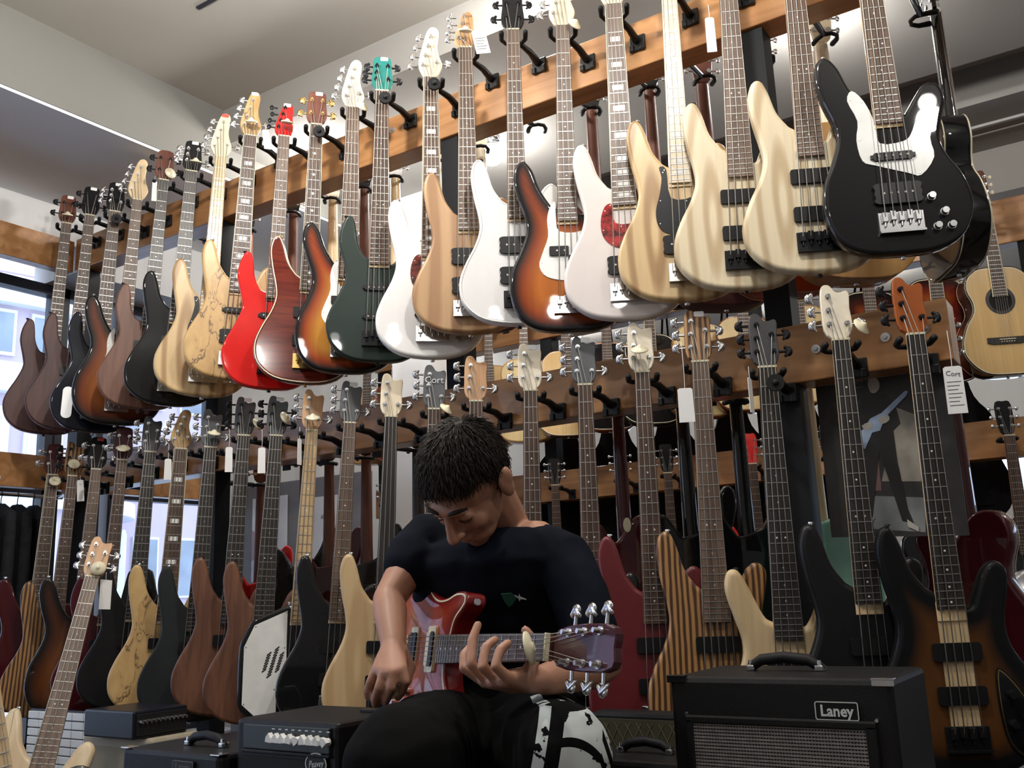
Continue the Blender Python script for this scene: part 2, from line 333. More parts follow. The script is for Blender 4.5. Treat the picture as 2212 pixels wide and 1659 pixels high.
# ------------------------------------------------------------------ guitars
OUT = {
 'modern': [(0,0),(.09,.012),(.150,.06),(.172,.13),(.150,.205),(.118,.265),(.112,.32),(.125,.38),(.128,.425),(.105,.445),(.078,.425),(.055,.375),(.034,.345),(-.034,.385),(-.050,.40),(-.072,.435),(-.088,.49),(-.105,.525),(-.128,.520),(-.140,.475),(-.132,.41),(-.118,.345),(-.115,.30),(-.130,.25),(-.160,.19),(-.178,.13),(-.165,.065),(-.105,.015)],
 'pb': [(0,0),(.085,.008),(.145,.045),(.172,.115),(.160,.185),(.130,.240),(.118,.285),(.128,.335),(.142,.385),(.130,.425),(.098,.430),(.070,.395),(.050,.365),(.034,.355),(-.034,.375),(-.055,.395),(-.080,.440),(-.100,.495),(-.125,.525),(-.150,.510),(-.156,.460),(-.142,.400),(-.124,.345),(-.122,.300),(-.140,.245),(-.165,.185),(-.170,.11),(-.145,.045),(-.09,.008)],
 'slim': [(0,0),(.09,.01),(.150,.055),(.175,.125),(.150,.2),(.115,.26),(.104,.31),(.112,.37),(.118,.42),(.105,.445),(.088,.42),(.066,.375),(.034,.345),(-.034,.368),(-.056,.382),(-.074,.425),(-.080,.472),(-.090,.512),(-.112,.516),(-.130,.475),(-.136,.43),(-.132,.40),(-.118,.345),(-.117,.30),(-.138,.24),(-.170,.175),(-.182,.12),(-.160,.055),(-.10,.012)],
 'curvy': [(0,0),(.08,.01),(.14,.06),(.155,.13),(.13,.20),(.10,.26),(.095,.31),(.105,.36),(.112,.40),(.095,.415),(.075,.385),(.055,.345),(.034,.33),(-.034,.345),(-.055,.365),(-.080,.42),(-.105,.465),(-.13,.462),(-.138,.42),(-.122,.36),(-.105,.30),(-.11,.25),(-.14,.19),(-.160,.13),(-.15,.06),(-.09,.012)],
 'vox': [(.03,0),(.155,.07),(.165,.22),(.115,.355),(.034,.385),(-.034,.385),(-.150,.335),(-.185,.255),(-.178,.06),(-.10,.004)],
 'lp': [(0,0),(.10,.012),(.155,.07),(.162,.13),(.135,.2),(.11,.25),(.112,.31),(.128,.36),(.118,.4),(.095,.405),(.07,.37),(.05,.345),(.03,.35),(-.03,.425),(-.08,.435),(-.115,.41),(-.125,.36),(-.108,.30),(-.108,.25),(-.14,.19),(-.165,.12),(-.15,.06),(-.09,.012)],
 'prs': [(0,0),(.09,.01),(.145,.06),(.158,.12),(.135,.185),(.108,.235),(.108,.28),(.122,.33),(.118,.37),(.098,.372),(.07,.34),(.03,.325),(-.03,.345),(-.055,.358),(-.074,.388),(-.088,.400),(-.106,.392),(-.110,.35),(-.101,.30),(-.105,.245),(-.136,.185),(-.16,.12),(-.145,.055),(-.09,.01)],
 'acoustic': [(0,0),(.11,.012),(.178,.08),(.188,.15),(.16,.23),(.125,.285),(.122,.33),(.140,.385),(.132,.44),(.09,.48),(.03,.49),(-.03,.49),(-.09,.48),(-.132,.44),(-.140,.385),(-.122,.33),(-.125,.285),(-.16,.23),(-.188,.15),(-.178,.08),(-.11,.012)],
 'hollow': [(0,0),(.12,.012),(.19,.08),(.20,.15),(.165,.235),(.125,.29),(.122,.33),(.142,.39),(.138,.45),(.11,.48),(.08,.46),(.05,.42),(.03,.415),(-.03,.45),(-.09,.48),(-.132,.45),(-.142,.39),(-.122,.33),(-.125,.29),(-.165,.235),(-.20,.15),(-.19,.08),(-.12,.012)],
 'flyv': [(0,.05),(.10,.0),(.17,.0),(.10,.20),(.06,.38),(.03,.40),(-.03,.40),(-.06,.38),(-.10,.20),(-.17,.0),(-.10,.0)],
}
OUT['slim'] = [(x * .93 if z < .34 or x > .04 else x * .97 if x < -.04 else x, z * .965) for x, z in OUT['slim']]
HEAD = {
 'inline': dict(o=[(-.022,0),(-.032,.02),(-.043,.042),(-.036,.08),(-.024,.13),(-.012,.175),(.003,.190),(.020,.187),(.029,.170),(.026,.145),(.022,.115),(.026,.085),(.038,.055),(.040,.042),(.030,.02),(.022,0)], p=[(-.026,.045,-1),(-.017,.08,-1),(-.008,.115,-1),(.001,.15,-1),(.021,.055,1)], n=190),
 'two': dict(o=[(-.021,0),(-.038,.032),(-.036,.06),(-.031,.10),(-.033,.138),(0,.143),(.033,.138),(.031,.10),(.036,.06),(.038,.032),(.021,0)], p=[(-.021,.048,-1),(-.019,.102,-1),(.021,.048,1),(.019,.102,1),(-.020,.075,-1),(.020,.075,1)]),
 'asym': dict(o=[(-.021,0),(-.036,.028),(-.035,.07),(-.035,.115),(-.031,.150),(-.024,.160),(-.010,.160),(-.003,.148),(.003,.136),(.016,.135),(.030,.143),(.037,.130),(.031,.09),(.035,.05),(.033,.028),(.021,0)], p=[(-.021,.045,-1),(-.019,.085,-1),(-.016,.125,-1),(.021,.045,1),(.019,.095,1),(.0,.13,1)]),
 'slant': dict(o=[(-.020,0),(-.036,.022),(-.034,.045),(-.020,.095),(-.008,.138),(.012,.148),(.030,.135),(.027,.10),(.029,.06),(.033,.03),(.020,0)], p=[(-.022,.04,-1),(-.015,.068,-1),(-.008,.096,-1),(-.001,.124,-1)]),
 'six': dict(o=[(-.021,0),(-.034,.03),(-.037,.15),(-.02,.165),(0,.158),(.02,.165),(.037,.15),(.034,.03),(.021,0)], p=[(-.022,.045,-1),(-.023,.085,-1),(-.024,.125,-1),(.022,.045,1),(.023,.085,1),(.024,.125,1)]),
}
_ME = {}
def cached(key, fn):
    if key not in _ME: _ME[key] = fn()
    return _ME[key]
def body_mesh(kind, t, edge, grid, sharp=False, front=0.0, arch=0.0):
    ol = OUT[kind]
    if kind in ('vox', 'flyv'):
        pts = []
        for i in range(len(ol)):
            a, b = ol[i], ol[(i + 1) % len(ol)]
            for k in range(6): pts.append((a[0] + (b[0] - a[0]) * k / 6, a[1] + (b[1] - a[1]) * k / 6))
        ol = [tuple((pts[i - 1][q] + 2 * pts[i][q] + pts[(i + 1) % len(pts)][q]) / 4 for q in (0, 1)) for i in range(len(pts))]
    else: ol = spline(ol, 4)
    mb = MB(); yf = -t / 2; yb = t / 2; rs = []
    prof = [(edge * (1 - cos(radians(a))), edge * (1 - sin(radians(a)))) for a in (90, 60, 30, 0)]
    for (d, h) in prof[:3]: rs.append([(x, yf + h, z) for x, z in inset(ol, d)])
    rs.append([(x, yf + edge, z) for x, z in ol]); rs.append([(x, yb - edge, z) for x, z in ol])
    for (d, h) in prof[:3][::-1]: rs.append([(x, yb - h, z) for x, z in inset(ol, d)])
    inn = inset(ol, edge + .0015)
    rs = [[(x, yf, z) for x, z in inn]] + rs + [[(x, yb, z) for x, z in inn]]
    mb.rings(rs, cap=False); n = len(ol)
    mb.add([(x, yb, z) for x, z in inn], [tuple(range(n))], True)
    if not grid:
        mb.add([(x, yf, z) for x, z in inn], [tuple(range(n))[::-1]], True); return mb.mesh('body'), inn
    pts = [Vector(q) for q in inn]; xs = [q[0] for q in inn]; zs = [q[1] for q in inn]; g = .013; extra = []
    def dist(p):
        best = 9
        for i in range(n):
            a = ol[i]; b = ol[(i + 1) % n]; dx, dz = b[0] - a[0], b[1] - a[1]; l = dx * dx + dz * dz or 1e-9
            u = max(0, min(1, ((p[0] - a[0]) * dx + (p[1] - a[1]) * dz) / l)); e = (p[0] - a[0] - u * dx) ** 2 + (p[1] - a[1] - u * dz) ** 2
            if e < best: best = e
        return sqrt(best)
    def inside(p):
        c = False; j = n - 1
        for i in range(n):
            if (inn[i][1] > p[1]) != (inn[j][1] > p[1]) and p[0] < (inn[j][0] - inn[i][0]) * (p[1] - inn[i][1]) / (inn[j][1] - inn[i][1]) + inn[i][0]: c = not c
            j = i
        return c
    z = min(zs); row = 0
    while z < max(zs):
        x = min(xs) + (g / 2 if row % 2 else 0)
        while x < max(xs):
            if inside((x, z)) and dist((x, z)) > edge + .006: extra.append(Vector((x, z)))
            x += g
        z += g * .87; row += 1
    cv, ce, cf, _, _, _ = geometry.delaunay_2d_cdt(pts + extra, [(i, (i + 1) % n) for i in range(n)], [], 1, 1e-5)
    base = len(mb.v); ds = [dist(v) for v in cv]
    def up(d): return arch * (1 - max(0, 1 - d / .09) ** 2) if arch else 0
    mb.add([(v.x, yf - (up(ds[i]) - up(edge + .0015)), v.y) for i, v in enumerate(cv)], [tuple(f)[::-1] if ((cv[f[1]] - cv[f[0]]).cross(cv[f[2]] - cv[f[0]]) > 0) else tuple(f) for f in cf], True)
    me = mb.mesh('body'); at = me.attributes.new('edge', 'FLOAT', 'POINT')
    vals = [0.0] * base + ds; at.data.foreach_set('value', vals)
    return me, inn
def ring_part(ol, w, y0, y1):
    a = ol; b = inset(ol, w); rs = [[(x, y1, z) for x, z in a], [(x, y0, z) for x, z in a], [(x, y0, z) for x, z in b], [(x, y1, z) for x, z in b]]
    return MB().rings(rs, cap=False, smooth=False)
def key_mesh(style):
    mb = MB(); mb.cyl((0, 0, 0), (-.016, 0, 0), .0035, .0028, 8)
    if style == 'clover': mb.tube([(-.018, 0, -.010), (-.026, 0, 0), (-.018, 0, .010)], [.0055, .0075, .0055], 8, [(1, .6)] * 3); mb.ell((-.025, 0, 0), ((.010, 0, 0), (0, .004, 0), (0, 0, .013)), 10, 6)
    else: mb.ell((-.022, 0, 0), ((.008, 0, 0), (0, .004, 0), (0, 0, .010)), 10, 6)
    return mb.mesh('tuner_key')
def post_mesh():
    return MB().cyl((0, .016, 0), (0, .004, 0), .008, .008, 10).cyl((0, .002, 0), (0, -.003, 0), .0075, .0065, 12).cyl((0, -.003, 0), (0, -.014, 0), .0045, .004, 10).mesh('tuner')
def fret_z(zn, S, k): return zn - S * (1 - 2 ** (-k / 12))

def guitar(name, sp, nut, yaw, tilt=0.0, lean=0.0, back=False, scale=1.0, mtx=None):
    S = sp.get('S', .864); zb = sp.get('zb', .095); zn = zb + S; t = sp.get('t', .040); yf = -t / 2
    root = empty(name)
    if mtx is None:
        R = Matrix.Rotation(yaw + (pi if back else 0), 4, 'Z') @ Matrix.Rotation(lean, 4, 'X') @ Matrix.Rotation(tilt, 4, 'Y')
        M = Matrix.Translation(Vector(nut)) @ R @ Matrix.Scale(scale, 4) @ Matrix.Translation((0, 0, -zn))
        root.location = M.to_translation(); root.rotation_euler = R.to_euler(); root.scale = (scale,) * 3
    else: root.matrix_world = mtx
    tag(root, sp['label'], sp.get('cat', 'bass guitar'), sp.get('group'))
    ns = sp.get('n', 4); kind = sp.get('o', 'modern'); hw = sp.get('hw', CHROME); low = sp.get('low', False)
    bm_ = sp['m']; grid = bm_.name.endswith('burst'); arch = sp.get('arch', 0)
    me, inn = cached(('body', kind, t, grid, sp.get('e', .010 if kind != 'slim' else .007), arch), lambda: body_mesh(kind, t, sp.get('e', .010 if kind != 'slim' else .007), grid or arch > 0, arch=arch))
    body = link('body', me, root, bm_)
    nw0 = .0205 + .002 * (ns - 4); nw1 = .030 + .003 * (ns - 4)
    if sp.get('acoustic'): nw0, nw1 = .022, .028
    if sp.get('guitar'): nw0, nw1 = .0215, .028
    nf = sp.get('nf', 22); zl = fret_z(zn, S, nf) - .008; zh = sp.get('heel', .34)
    fbt = .006; fy = yf - .004                      # fretboard back plane
    def w_at(z): return nw0 + (nw1 - nw0) * (zn - z) / (zn - zh)
    def neck():
        rs = []; 
        for k in range(9):
            z = zh - .02 + (zn - zh + .022) * k / 8; w = w_at(z); d = .021 + .005 * (1 - k / 8) + (.012 if k == 0 else 0)
            rs.append([(w, fy, z)] + [(w * cos(radians(a)), fy + d * sin(radians(a)) ** .8, z) for a in range(15, 180, 15)] + [(-w, fy, z)])
        return MB().rings(rs).mesh('neck')
    nk = link('neck', cached(('neck', S, zb, zh, t, ns, nw0), neck), root, sp.get('nm', MAPLE))
    fbm = sp.get('fb', ROSE)
    def fboard():
        mb = MB(); a, b = w_at(zl), nw0
        mb.add([(-a, fy, zl), (a, fy, zl), (b, fy, zn), (-b, fy, zn), (-a + .001, fy - fbt, zl), (a - .001, fy - fbt, zl), (b - .001, fy - fbt, zn), (-b + .001, fy - fbt, zn)], [(0, 1, 2, 3), (7, 6, 5, 4), (0, 4, 5, 1), (1, 5, 6, 2), (2, 6, 7, 3), (3, 7, 4, 0)])
        return mb.mesh('fretboard')
    fbo = link('fretboard', cached(('fb', S, zb, zh, t, ns, nf, nw0), fboard), root, fbm)
    if not sp.get('fretless'):
        def frets():
            mb = MB()
            for k in range(1, nf + 1):
                z = fret_z(zn, S, k); w = w_at(z) - .0015; mb.box((0, fy - fbt - .0004, z), (2 * w, .0016, .0017))
            return mb.mesh('frets')
        f = link('frets', cached(('fr', S, zb, zh, t, ns, nf, nw0), frets), fbo, FRETM); f['kind'] = 'stuff'
    inl = sp.get('inl', 'dot')
    marks = [3, 5, 7, 9, 12, 15, 17, 19, 21]
    for k in [q for q in marks if q <= nf] if inl in ('block', 'bird') and not low else []:
        za, zc = fret_z(zn, S, k - 1), fret_z(zn, S, k); w = w_at(zc)
        if inl == 'block': mb = MB().box((0, fy - fbt - .0002, (za + zc) / 2), (w * 1.15, .0008, min(.016, (za - zc) * .62)))
        else: mb = MB().prism([(-.010, (za + zc) / 2 + .004), (-.002, (za + zc) / 2 - .004), (.010, (za + zc) / 2 + .006), (.003, (za + zc) / 2 + .001), (0, (za + zc) / 2 + .007)], fy - fbt - .0006, fy - fbt)
        mb.build('inlay', PEARL if fbm is not MAPLE else BLKPL if not sp.get('lightinl') else PEARL, fbo)
    if inl == 'dot' and not low:
        def dots():
            mb = MB()
            for k in [q for q in marks if q <= nf]:
                z = (fret_z(zn, S, k - 1) + fret_z(zn, S, k)) / 2
                for x in ((0,) if k != 12 else (-.010, .010)): mb.cyl((x, fy - fbt + .001, z), (x, fy - fbt - .0005, z), .0024, .0024, 8)
            return mb.mesh('inlay_dots')
        d = link('inlay_dots', cached(('dots', S, zb, t, nf), dots), fbo, PEARL if fbm is not MAPLE else BLKPL); d['kind'] = 'stuff'
    if sp.get('nbind'):
        mb = MB()
        for s in (-1, 1): mb.add([(s * w_at(zl), fy, zl), (s * (w_at(zl) + .0018), fy, zl), (s * (nw0 + .0018), fy, zn), (s * nw0, fy, zn), (s * w_at(zl), fy - fbt - .0003, zl), (s * (w_at(zl) + .0018), fy - fbt - .0003, zl), (s * (nw0 + .0018), fy - fbt - .0003, zn), (s * nw0, fy - fbt - .0003, zn)], [(0, 1, 2, 3), (7, 6, 5, 4), (0, 4, 5, 1), (1, 5, 6, 2), (2, 6, 7, 3), (3, 7, 4, 0)])
        mb.build('neck_binding', CREAMPL, fbo)
    link('nut', cached(('nut', ns, t, S, zb, nw0), lambda: MB().box((0, fy - fbt * .55, zn + .002), (2 * nw0, fbt * 1.35, .005)).mesh('nut')), root, sp.get('nutm', CREAMPL))
    # headstock
    hk = sp.get('h', 'inline'); H = HEAD[hk]; hs = sp.get('hs', 1.0); back_t = 0.0 if hk == 'inline' else .10
    def hy(z): return yf + .001 + back_t * z
    def head():
        ol = [(x * (nw0 / .0215 if q[1] == 0 else 1), z * hs) for q in H['o'] for (x, z) in [q]]
        body_ = ol; sm = []
        for i in range(len(body_)):
            a, b = body_[i], body_[(i + 1) % len(body_)]
            sm += [a, ((a[0] + b[0]) / 2, (a[1] + b[1]) / 2)]
        sm = [tuple((sm[i - 1][q] + 2 * sm[i][q] + sm[(i + 1) % len(sm)][q]) / 4 for q in (0, 1)) for i in range(len(sm))]
        n = len(sm); mb = MB(); th = .014; rs = []
        for (d, yy) in ((.002, 0), (0, .002), (0, th - .002), (.002, th)): rs.append([(x, hy(z) + yy, zn + .003 + z) for x, z in inset(sm, d)])
        mb.rings(rs, cap=True, smooth=False); return mb.mesh('headstock')
    hd = link('headstock', cached(('head', hk, hs, t, S, zb, nw0), head), root, sp.get('hm', sp.get('nm', MAPLE)))
    posts = H['p'][:sp.get('nt', ns)] if hk != 'two' or ns > 4 else H['p'][:4]
    pm = cached('post', post_mesh); km = cached('key' + sp.get('key', 'clover'), lambda: key_mesh(sp.get('key', 'clover')))
    pp = []
    for (x, z, sd) in posts:
        z *= hs; p = Vector((x, hy(z), zn + .003 + z)); pp.append(p)
        tn = link('tuner', pm, root, hw, p)
        # edge distance on that side
        ex = max([abs(q[0]) for q in H['o'] if abs(q[1] * hs - z) < .03] or [.035]); off = abs(ex) - abs(x) if (x < 0) == (sd < 0) else abs(ex) + abs(x)
        if hk == 'inline': off = .020 if sd < 0 else .016
        kk = link('tuner_key', km, tn, sp.get('km', hw), (sd * (off - .002), .010, 0), (0, 0 if sd < 0 else pi, 0))
    # strings
    bz = zb; ty = fy - fbt - .0035; by = yf - (.016 if not sp.get('acoustic') else .010)
    sr = .0012 if not (sp.get('guitar') or sp.get('acoustic')) else .0006
    order = sorted(range(len(pp)), key=lambda i: (pp[i].x, -pp[i].z)) if hk == 'inline' else list(range(len(pp)))
    left = sorted([p for p in pp if p.x < 0.0001 and hk != 'inline' or hk in ('inline', 'slant') and p in pp[:4]], key=lambda p: p.z); right = sorted([p for p in pp if p not in left], key=lambda p: -p.z)
    seq = (left + right)[:ns]
    if low and sp.get('guitar') is None and not sp.get('acoustic'): pass
    if not sp.get('nostr') and len(seq):
        span = .019 * (ns - 1) if not (sp.get('guitar') or sp.get('acoustic')) else .052
        if low:
            mb = MB()
            for i in range(ns):
                u = i / (ns - 1) - .5; mb.cyl((u * span, by, bz), (u * nw0 * 1.65, ty, zn), sr, sr, 4, False); mb.cyl((u * nw0 * 1.65, ty, zn), (seq[i % len(seq)].x, seq[i % len(seq)].y - .008, seq[i % len(seq)].z), sr, sr, 4, False)
            so = mb.build('strings', STEEL, root); so['kind'] = 'stuff'
        else:
            for i in range(ns):
                u = i / (ns - 1) - .5; r_ = sr * (1.25 - .5 * i / (ns - 1)); q = seq[i % len(seq)]
                MB().tube([(u * span, by + .006, bz - .012), (u * span, by, bz), (u * nw0 * 1.65, ty, zn), (q.x, q.y - .008, q.z)], r_, 5, None, False).build('string', STEEL, root)
    # bridge, pickups, guard, knobs
    bmt = sp.get('bm', hw)
    if sp.get('acoustic'):
        br = MB().prism([(-.085, zb - .012), (-.06, zb - .018), (.06, zb - .018), (.085, zb - .012), (.085, zb + .012), (-.085, zb + .012)], yf - .008, yf).build('bridge', EBONY, root)
        MB().box((0, yf - .009, zb + .002), (.07, .005, .003)).build('saddle', CREAMPL, br)
        mbp = MB()
        for i in range(6): mbp.cyl(((i - 2.5) * .0105, yf - .008, zb - .008), ((i - 2.5) * .0105, yf - .012, zb - .008), .0025, .002, 8)
        mbp.build('bridge_pins', CREAMPL, br)
        hz = .335; c = [(.049 * cos(2 * pi * i / 28), hz + .049 * sin(2 * pi * i / 28)) for i in range(28)]; c2 = [(.064 * cos(2 * pi * i / 28), hz + .064 * sin(2 * pi * i / 28)) for i in range(28)]
        MB().prism(c, yf - .0014, yf + .001).build('sound_hole', plain('hole_dark', (.006, .004, .003), .9), root)
        MB().rings([[(x, yf - .0012, z) for x, z in c], [(x, yf - .0012, z) for x, z in c2]], cap=False, smooth=False).build('rosette', sp.get('ros', EBONY), root)
        if sp.get('pg'): MB().prism(spline([(.05, hz + .01), (.10, hz - .02), (.105, hz - .09), (.07, hz - .115), (.035, hz - .06)], 3), yf - .0025, yf).build('pickguard', sp['pg'], root)
    elif not back:
        L0 = .045 if ns <= 4 else .052
        if sp.get('guitar'): L0 = .042
        br = MB().box((0, yf - .003, zb - .018), (2 * L0, .006, .052), None, .001).box((0, yf - .009, zb - .042), (2 * L0, .008, .005)).build('bridge', bmt, root)
        for i in range(ns):
            u = (i / (ns - 1) - .5) * (.019 * (ns - 1) if not sp.get('guitar') else .052)
            sd_ = link('saddle', cached(('saddle', bool(sp.get('guitar'))), lambda: MB().box((0, 0, 0), (.0135 if not sp.get('guitar') else .008, .009, .024), None, .0015).cyl((0, 0, -.012), (0, 0, -.022), .0025, .0025, 6).mesh('saddle')), br, bmt, (u, yf - .0095, zb - .006 + .003 * (i % 2)))
        for (pz, pk) in sp.get('pu', [(.16, 'soap'), (.26, 'soap')]):
            pm_ = sp.get('pm', BLKPL)
            if pk == 'soap': pb = MB().prism(rrect(.100 + .008 * (ns - 4), .038, .006, 3, 0, pz), yf - .009, yf)
            elif pk == 'jazz': pb = MB().prism(rrect(.092, .020, .006, 3, 0, pz), yf - .008, yf).box((-.048, yf - .004, pz), (.008, .006, .010)).box((.048, yf - .004, pz), (.008, .006, .010))
            elif pk == 'split': pb = MB().prism(rrect(.056, .028, .004, 3, -.027, pz + .014), yf - .009, yf).prism(rrect(.056, .028, .004, 3, .027, pz - .014), yf - .009, yf)
            elif pk == 'hum': pb = MB().prism(spline([(-.055, pz), (-.052, pz + .010), (-.056, pz + .018), (-.046, pz + .026), (0, pz + .026), (.046, pz + .026), (.056, pz + .018), (.052, pz + .010), (.055, pz), (.052, pz - .010), (.056, pz - .018), (.046, pz - .026), (0, pz - .026), (-.046, pz - .026), (-.056, pz - .018), (-.052, pz - .010)], 2), yf - .009, yf)
            elif pk == 'ring': pb = MB().prism(rrect(.090, .040, .005, 3, 0, pz), yf - .012, yf)
            po = pb.build('pickup', pm_, root)
            if pk == 'ring': MB().prism(rrect(.068, .017, .007, 3, 0, pz + .0095), yf - .0155, yf - .012).build('coil', BLKPL, po); MB().prism(rrect(.068, .017, .007, 3, 0, pz - .0095), yf - .0155, yf - .012).build('coil', CREAMPL if pz > .2 else BLKPL, po)
            elif pk in ('split', 'hum', 'jazz') :
                pl = MB()
                for i in range(ns): pl.cyl(((i / (ns - 1) - .5) * .066, yf - .008, pz + (0.014 if pk == 'split' and i < ns / 2 else -.014 if pk == 'split' else 0)), ((i / (ns - 1) - .5) * .066, yf - .0105, pz + (0.014 if pk == 'split' and i < ns / 2 else -.014 if pk == 'split' else 0)), .003, .003, 8)
                pl.build('pole_pieces', STEEL, po)
        gk = sp.get('g')
        if gk:
            G = {'p': [(-.036, .392), (-.052, .372), (-.060, .335), (-.058, .285), (-.075, .235), (-.085, .195), (-.062, .162), (0, .150), (.055, .158), (.075, .125), (.105, .115), (.130, .155), (.122, .205), (.100, .255), (.098, .300), (.108, .345), (.085, .362), (.060, .345), (.040, .300), (-.025, .300), (-.034, .345)],
                 'half': [(-.036, .372), (-.055, .380), (-.050, .350), (-.058, .300), (-.070, .255), (-.066, .215), (-.045, .190), (.0, .182), (.06, .188), (.085, .23), (.075, .28), (.06, .32), (.045, .335), (.030, .29), (-.028, .29)],
                 'oval': [(-.034, .335), (-.055, .330), (-.068, .290), (-.064, .245), (-.04, .215), (0, .205), (.05, .215), (.07, .25), (.066, .29), (.05, .315), (.03, .28), (-.028, .28)],
                 'jag': [(-.050, .395), (-.075, .425), (-.088, .40), (-.070, .345), (-.078, .295), (-.070, .240), (-.04, .225), (.03, .20), (.06, .192), (.095, .235), (.092, .285), (.110, .345), (.090, .372), (.066, .335), (.050, .300), (.030, .282), (-.026, .282), (-.032, .34)],
                 'vox': [(-.040, .365), (-.140, .318), (-.168, .25), (-.162, .075), (-.10, .022), (-.055, .03), (-.060, .12), (-.03, .15), (-.036, .25)]}[gk]
            ol = spline(G, 3) if gk != 'vox' else G
            gd = MB().prism(ol, yf - .0026, yf + .0005).build('pickguard', sp.get('gm', WHITEPL), root)
            for i in range(0, len(ol), max(1, len(ol) // 9)):
                q = inset(ol, .006)[i]; MB().cyl((q[0], yf - .0026, q[1]), (q[0], yf - .0038, q[1]), .0022, .0018, 8).build('screw', CHROME, gd)
            if gk == 'vox':
                for i in range(11):
                    for j in (-1, 0, 1):
                        if abs(i - 5) + abs(j) * 2.5 < 5.6: MB().box((-.075 + j * .020 + .002 * (i - 5), yf - .0032, .205 + (i - 5) * .0085), (.017, .0012, .0035), Matrix.Rotation(-.7, 3, 'Y')).build('sound_slot', BLKPL, gd)
        for (kx, kz) in sp.get('kn', [(.075, .135), (.10, .095), (.112, .060), (.080, .060)]):
            link('knob', cached('knob', lambda: MB().cyl((0, 0, 0), (0, -.004, 0), .0105, .0100, 14).cyl((0, -.004, 0), (0, -.016, 0), .0085, .0078, 14).mesh('knob')), root, sp.get('knm', hw), (kx, yf, kz))
    sb = cached('strapbtn', lambda: MB().cyl((0, 0, 0), (0, 0, .006), .004, .004, 8).cyl((0, 0, .006), (0, 0, .010), .0075, .0065, 10).mesh('strap_button'))
    if not low:
        tip = max(OUT[kind], key=lambda q: q[1] if q[0] < 0 else -1)
        link('strap_button', sb, root, hw, (tip[0] * (1.02 if not sp.get('acoustic') else 0), 0, tip[1] - .002 if not sp.get('acoustic') else -.008), None)
    link('strap_button', sb, root, hw, (0, 0, .002), (pi, 0, 0))
    if sp.get('bind'):
        ring_part(inset(spline(OUT[kind], 4), .004), .0035, yf - .0012, yf + .006).build('binding', sp['bind'], root)
        if sp.get('acoustic') or kind in ('hollow', 'lp'):
            ol = spline(OUT[kind], 4); n = len(ol)
            for yy in ((yf + .004, t / 2 - .004) if t > .06 else (yf + .004,)):
                a = inset(ol, -.0008); MB().rings([[(x, yy - .002, z) for x, z in a], [(x, yy + .002, z) for x, z in a]], cap=False, smooth=True).build('binding', sp['bind'], root)
    if sp.get('topm'):
        MB().prism(inset(spline(OUT[kind], 4), .0075), yf - .0008, yf + .002).build('top', sp['topm'], root)
    st = sp.get('st')
    if st:
        zz = max(q[1] for q in H['o']) * hs - .012
        MB().prism(rrect(.026, .014, .003, 2, .006, zn + .003 + zz), hy(zz) - .0015, hy(zz)).build('sticker', REDST if st == 'red' else PAPER, root)
    return root

def hanger(x, z, yaw, label, side=1, Y=0.0, reach=.155, latch=False, low=False):
    """bracket on the rail at (x, Y), fork at reach in front of it; side=-1: hangs on the far side"""
    e = empty('guitar_hanger', (x, Y, z), (0, 0, 0 if side > 0 else pi)); tag(e, label, 'hanger', 'guitar hangers on the rails')
    if not low:
        MB().box((0, -.005, -.018), (.052, .010, .050), None, .003).box((-.018, -.010, -.034), (.014, .014, .022), None, .002).box((.018, -.010, -.034), (.014, .014, .022), None, .002).build('bracket', BLKPL, e)
    else: MB().box((0, -.004, -.015), (.04, .008, .05), None, .002).build('bracket', BLKPL, e)
    c = Vector((0, -reach, 0.012))
    a = MB().tube([(0, -.016, -.010), (0, -.06, .004), (0, -reach + .034, .006)], [.013, .011, .009], 8); a.build('arm', BLKPL, e)
    f = empty('fork', (0, -reach, .008), (0, 0, yaw), e)
    rs = []
    y = MB()
    w_ = .031 if low else .038
    pts = [(-.038, -.030, .004), (-.038, .002, .0), (-.026, .026, 0), (0, .034, 0), (.026, .026, 0), (.038, .002, .0), (.038, -.030, .004)]
    m2 = MB().tube([(q[0] / .038 * w_, q[1], q[2]) for q in pts], [.0085, .0075, .0065, .0065, .0065, .0075, .0085], 8)
    o = m2.build('fork_prongs', RUBBER, e, (0, -reach, .004), (0, 0, yaw)); bpy.data.objects.remove(f)
    if latch: MB().cyl((0, 0, 0), (0, -.010, 0), .021, .021, 18).ell((0, -.012, 0), ((.008, 0, 0), (0, .008, 0), (0, 0, .008)), 10, 6).build('latch_disc', RUBBER, e, tuple(Vector((.010, -reach, -.03)) + Matrix.Rotation(yaw, 3, 'Z') @ Vector((0, -.058, 0))), (0, 0, yaw))
    return e
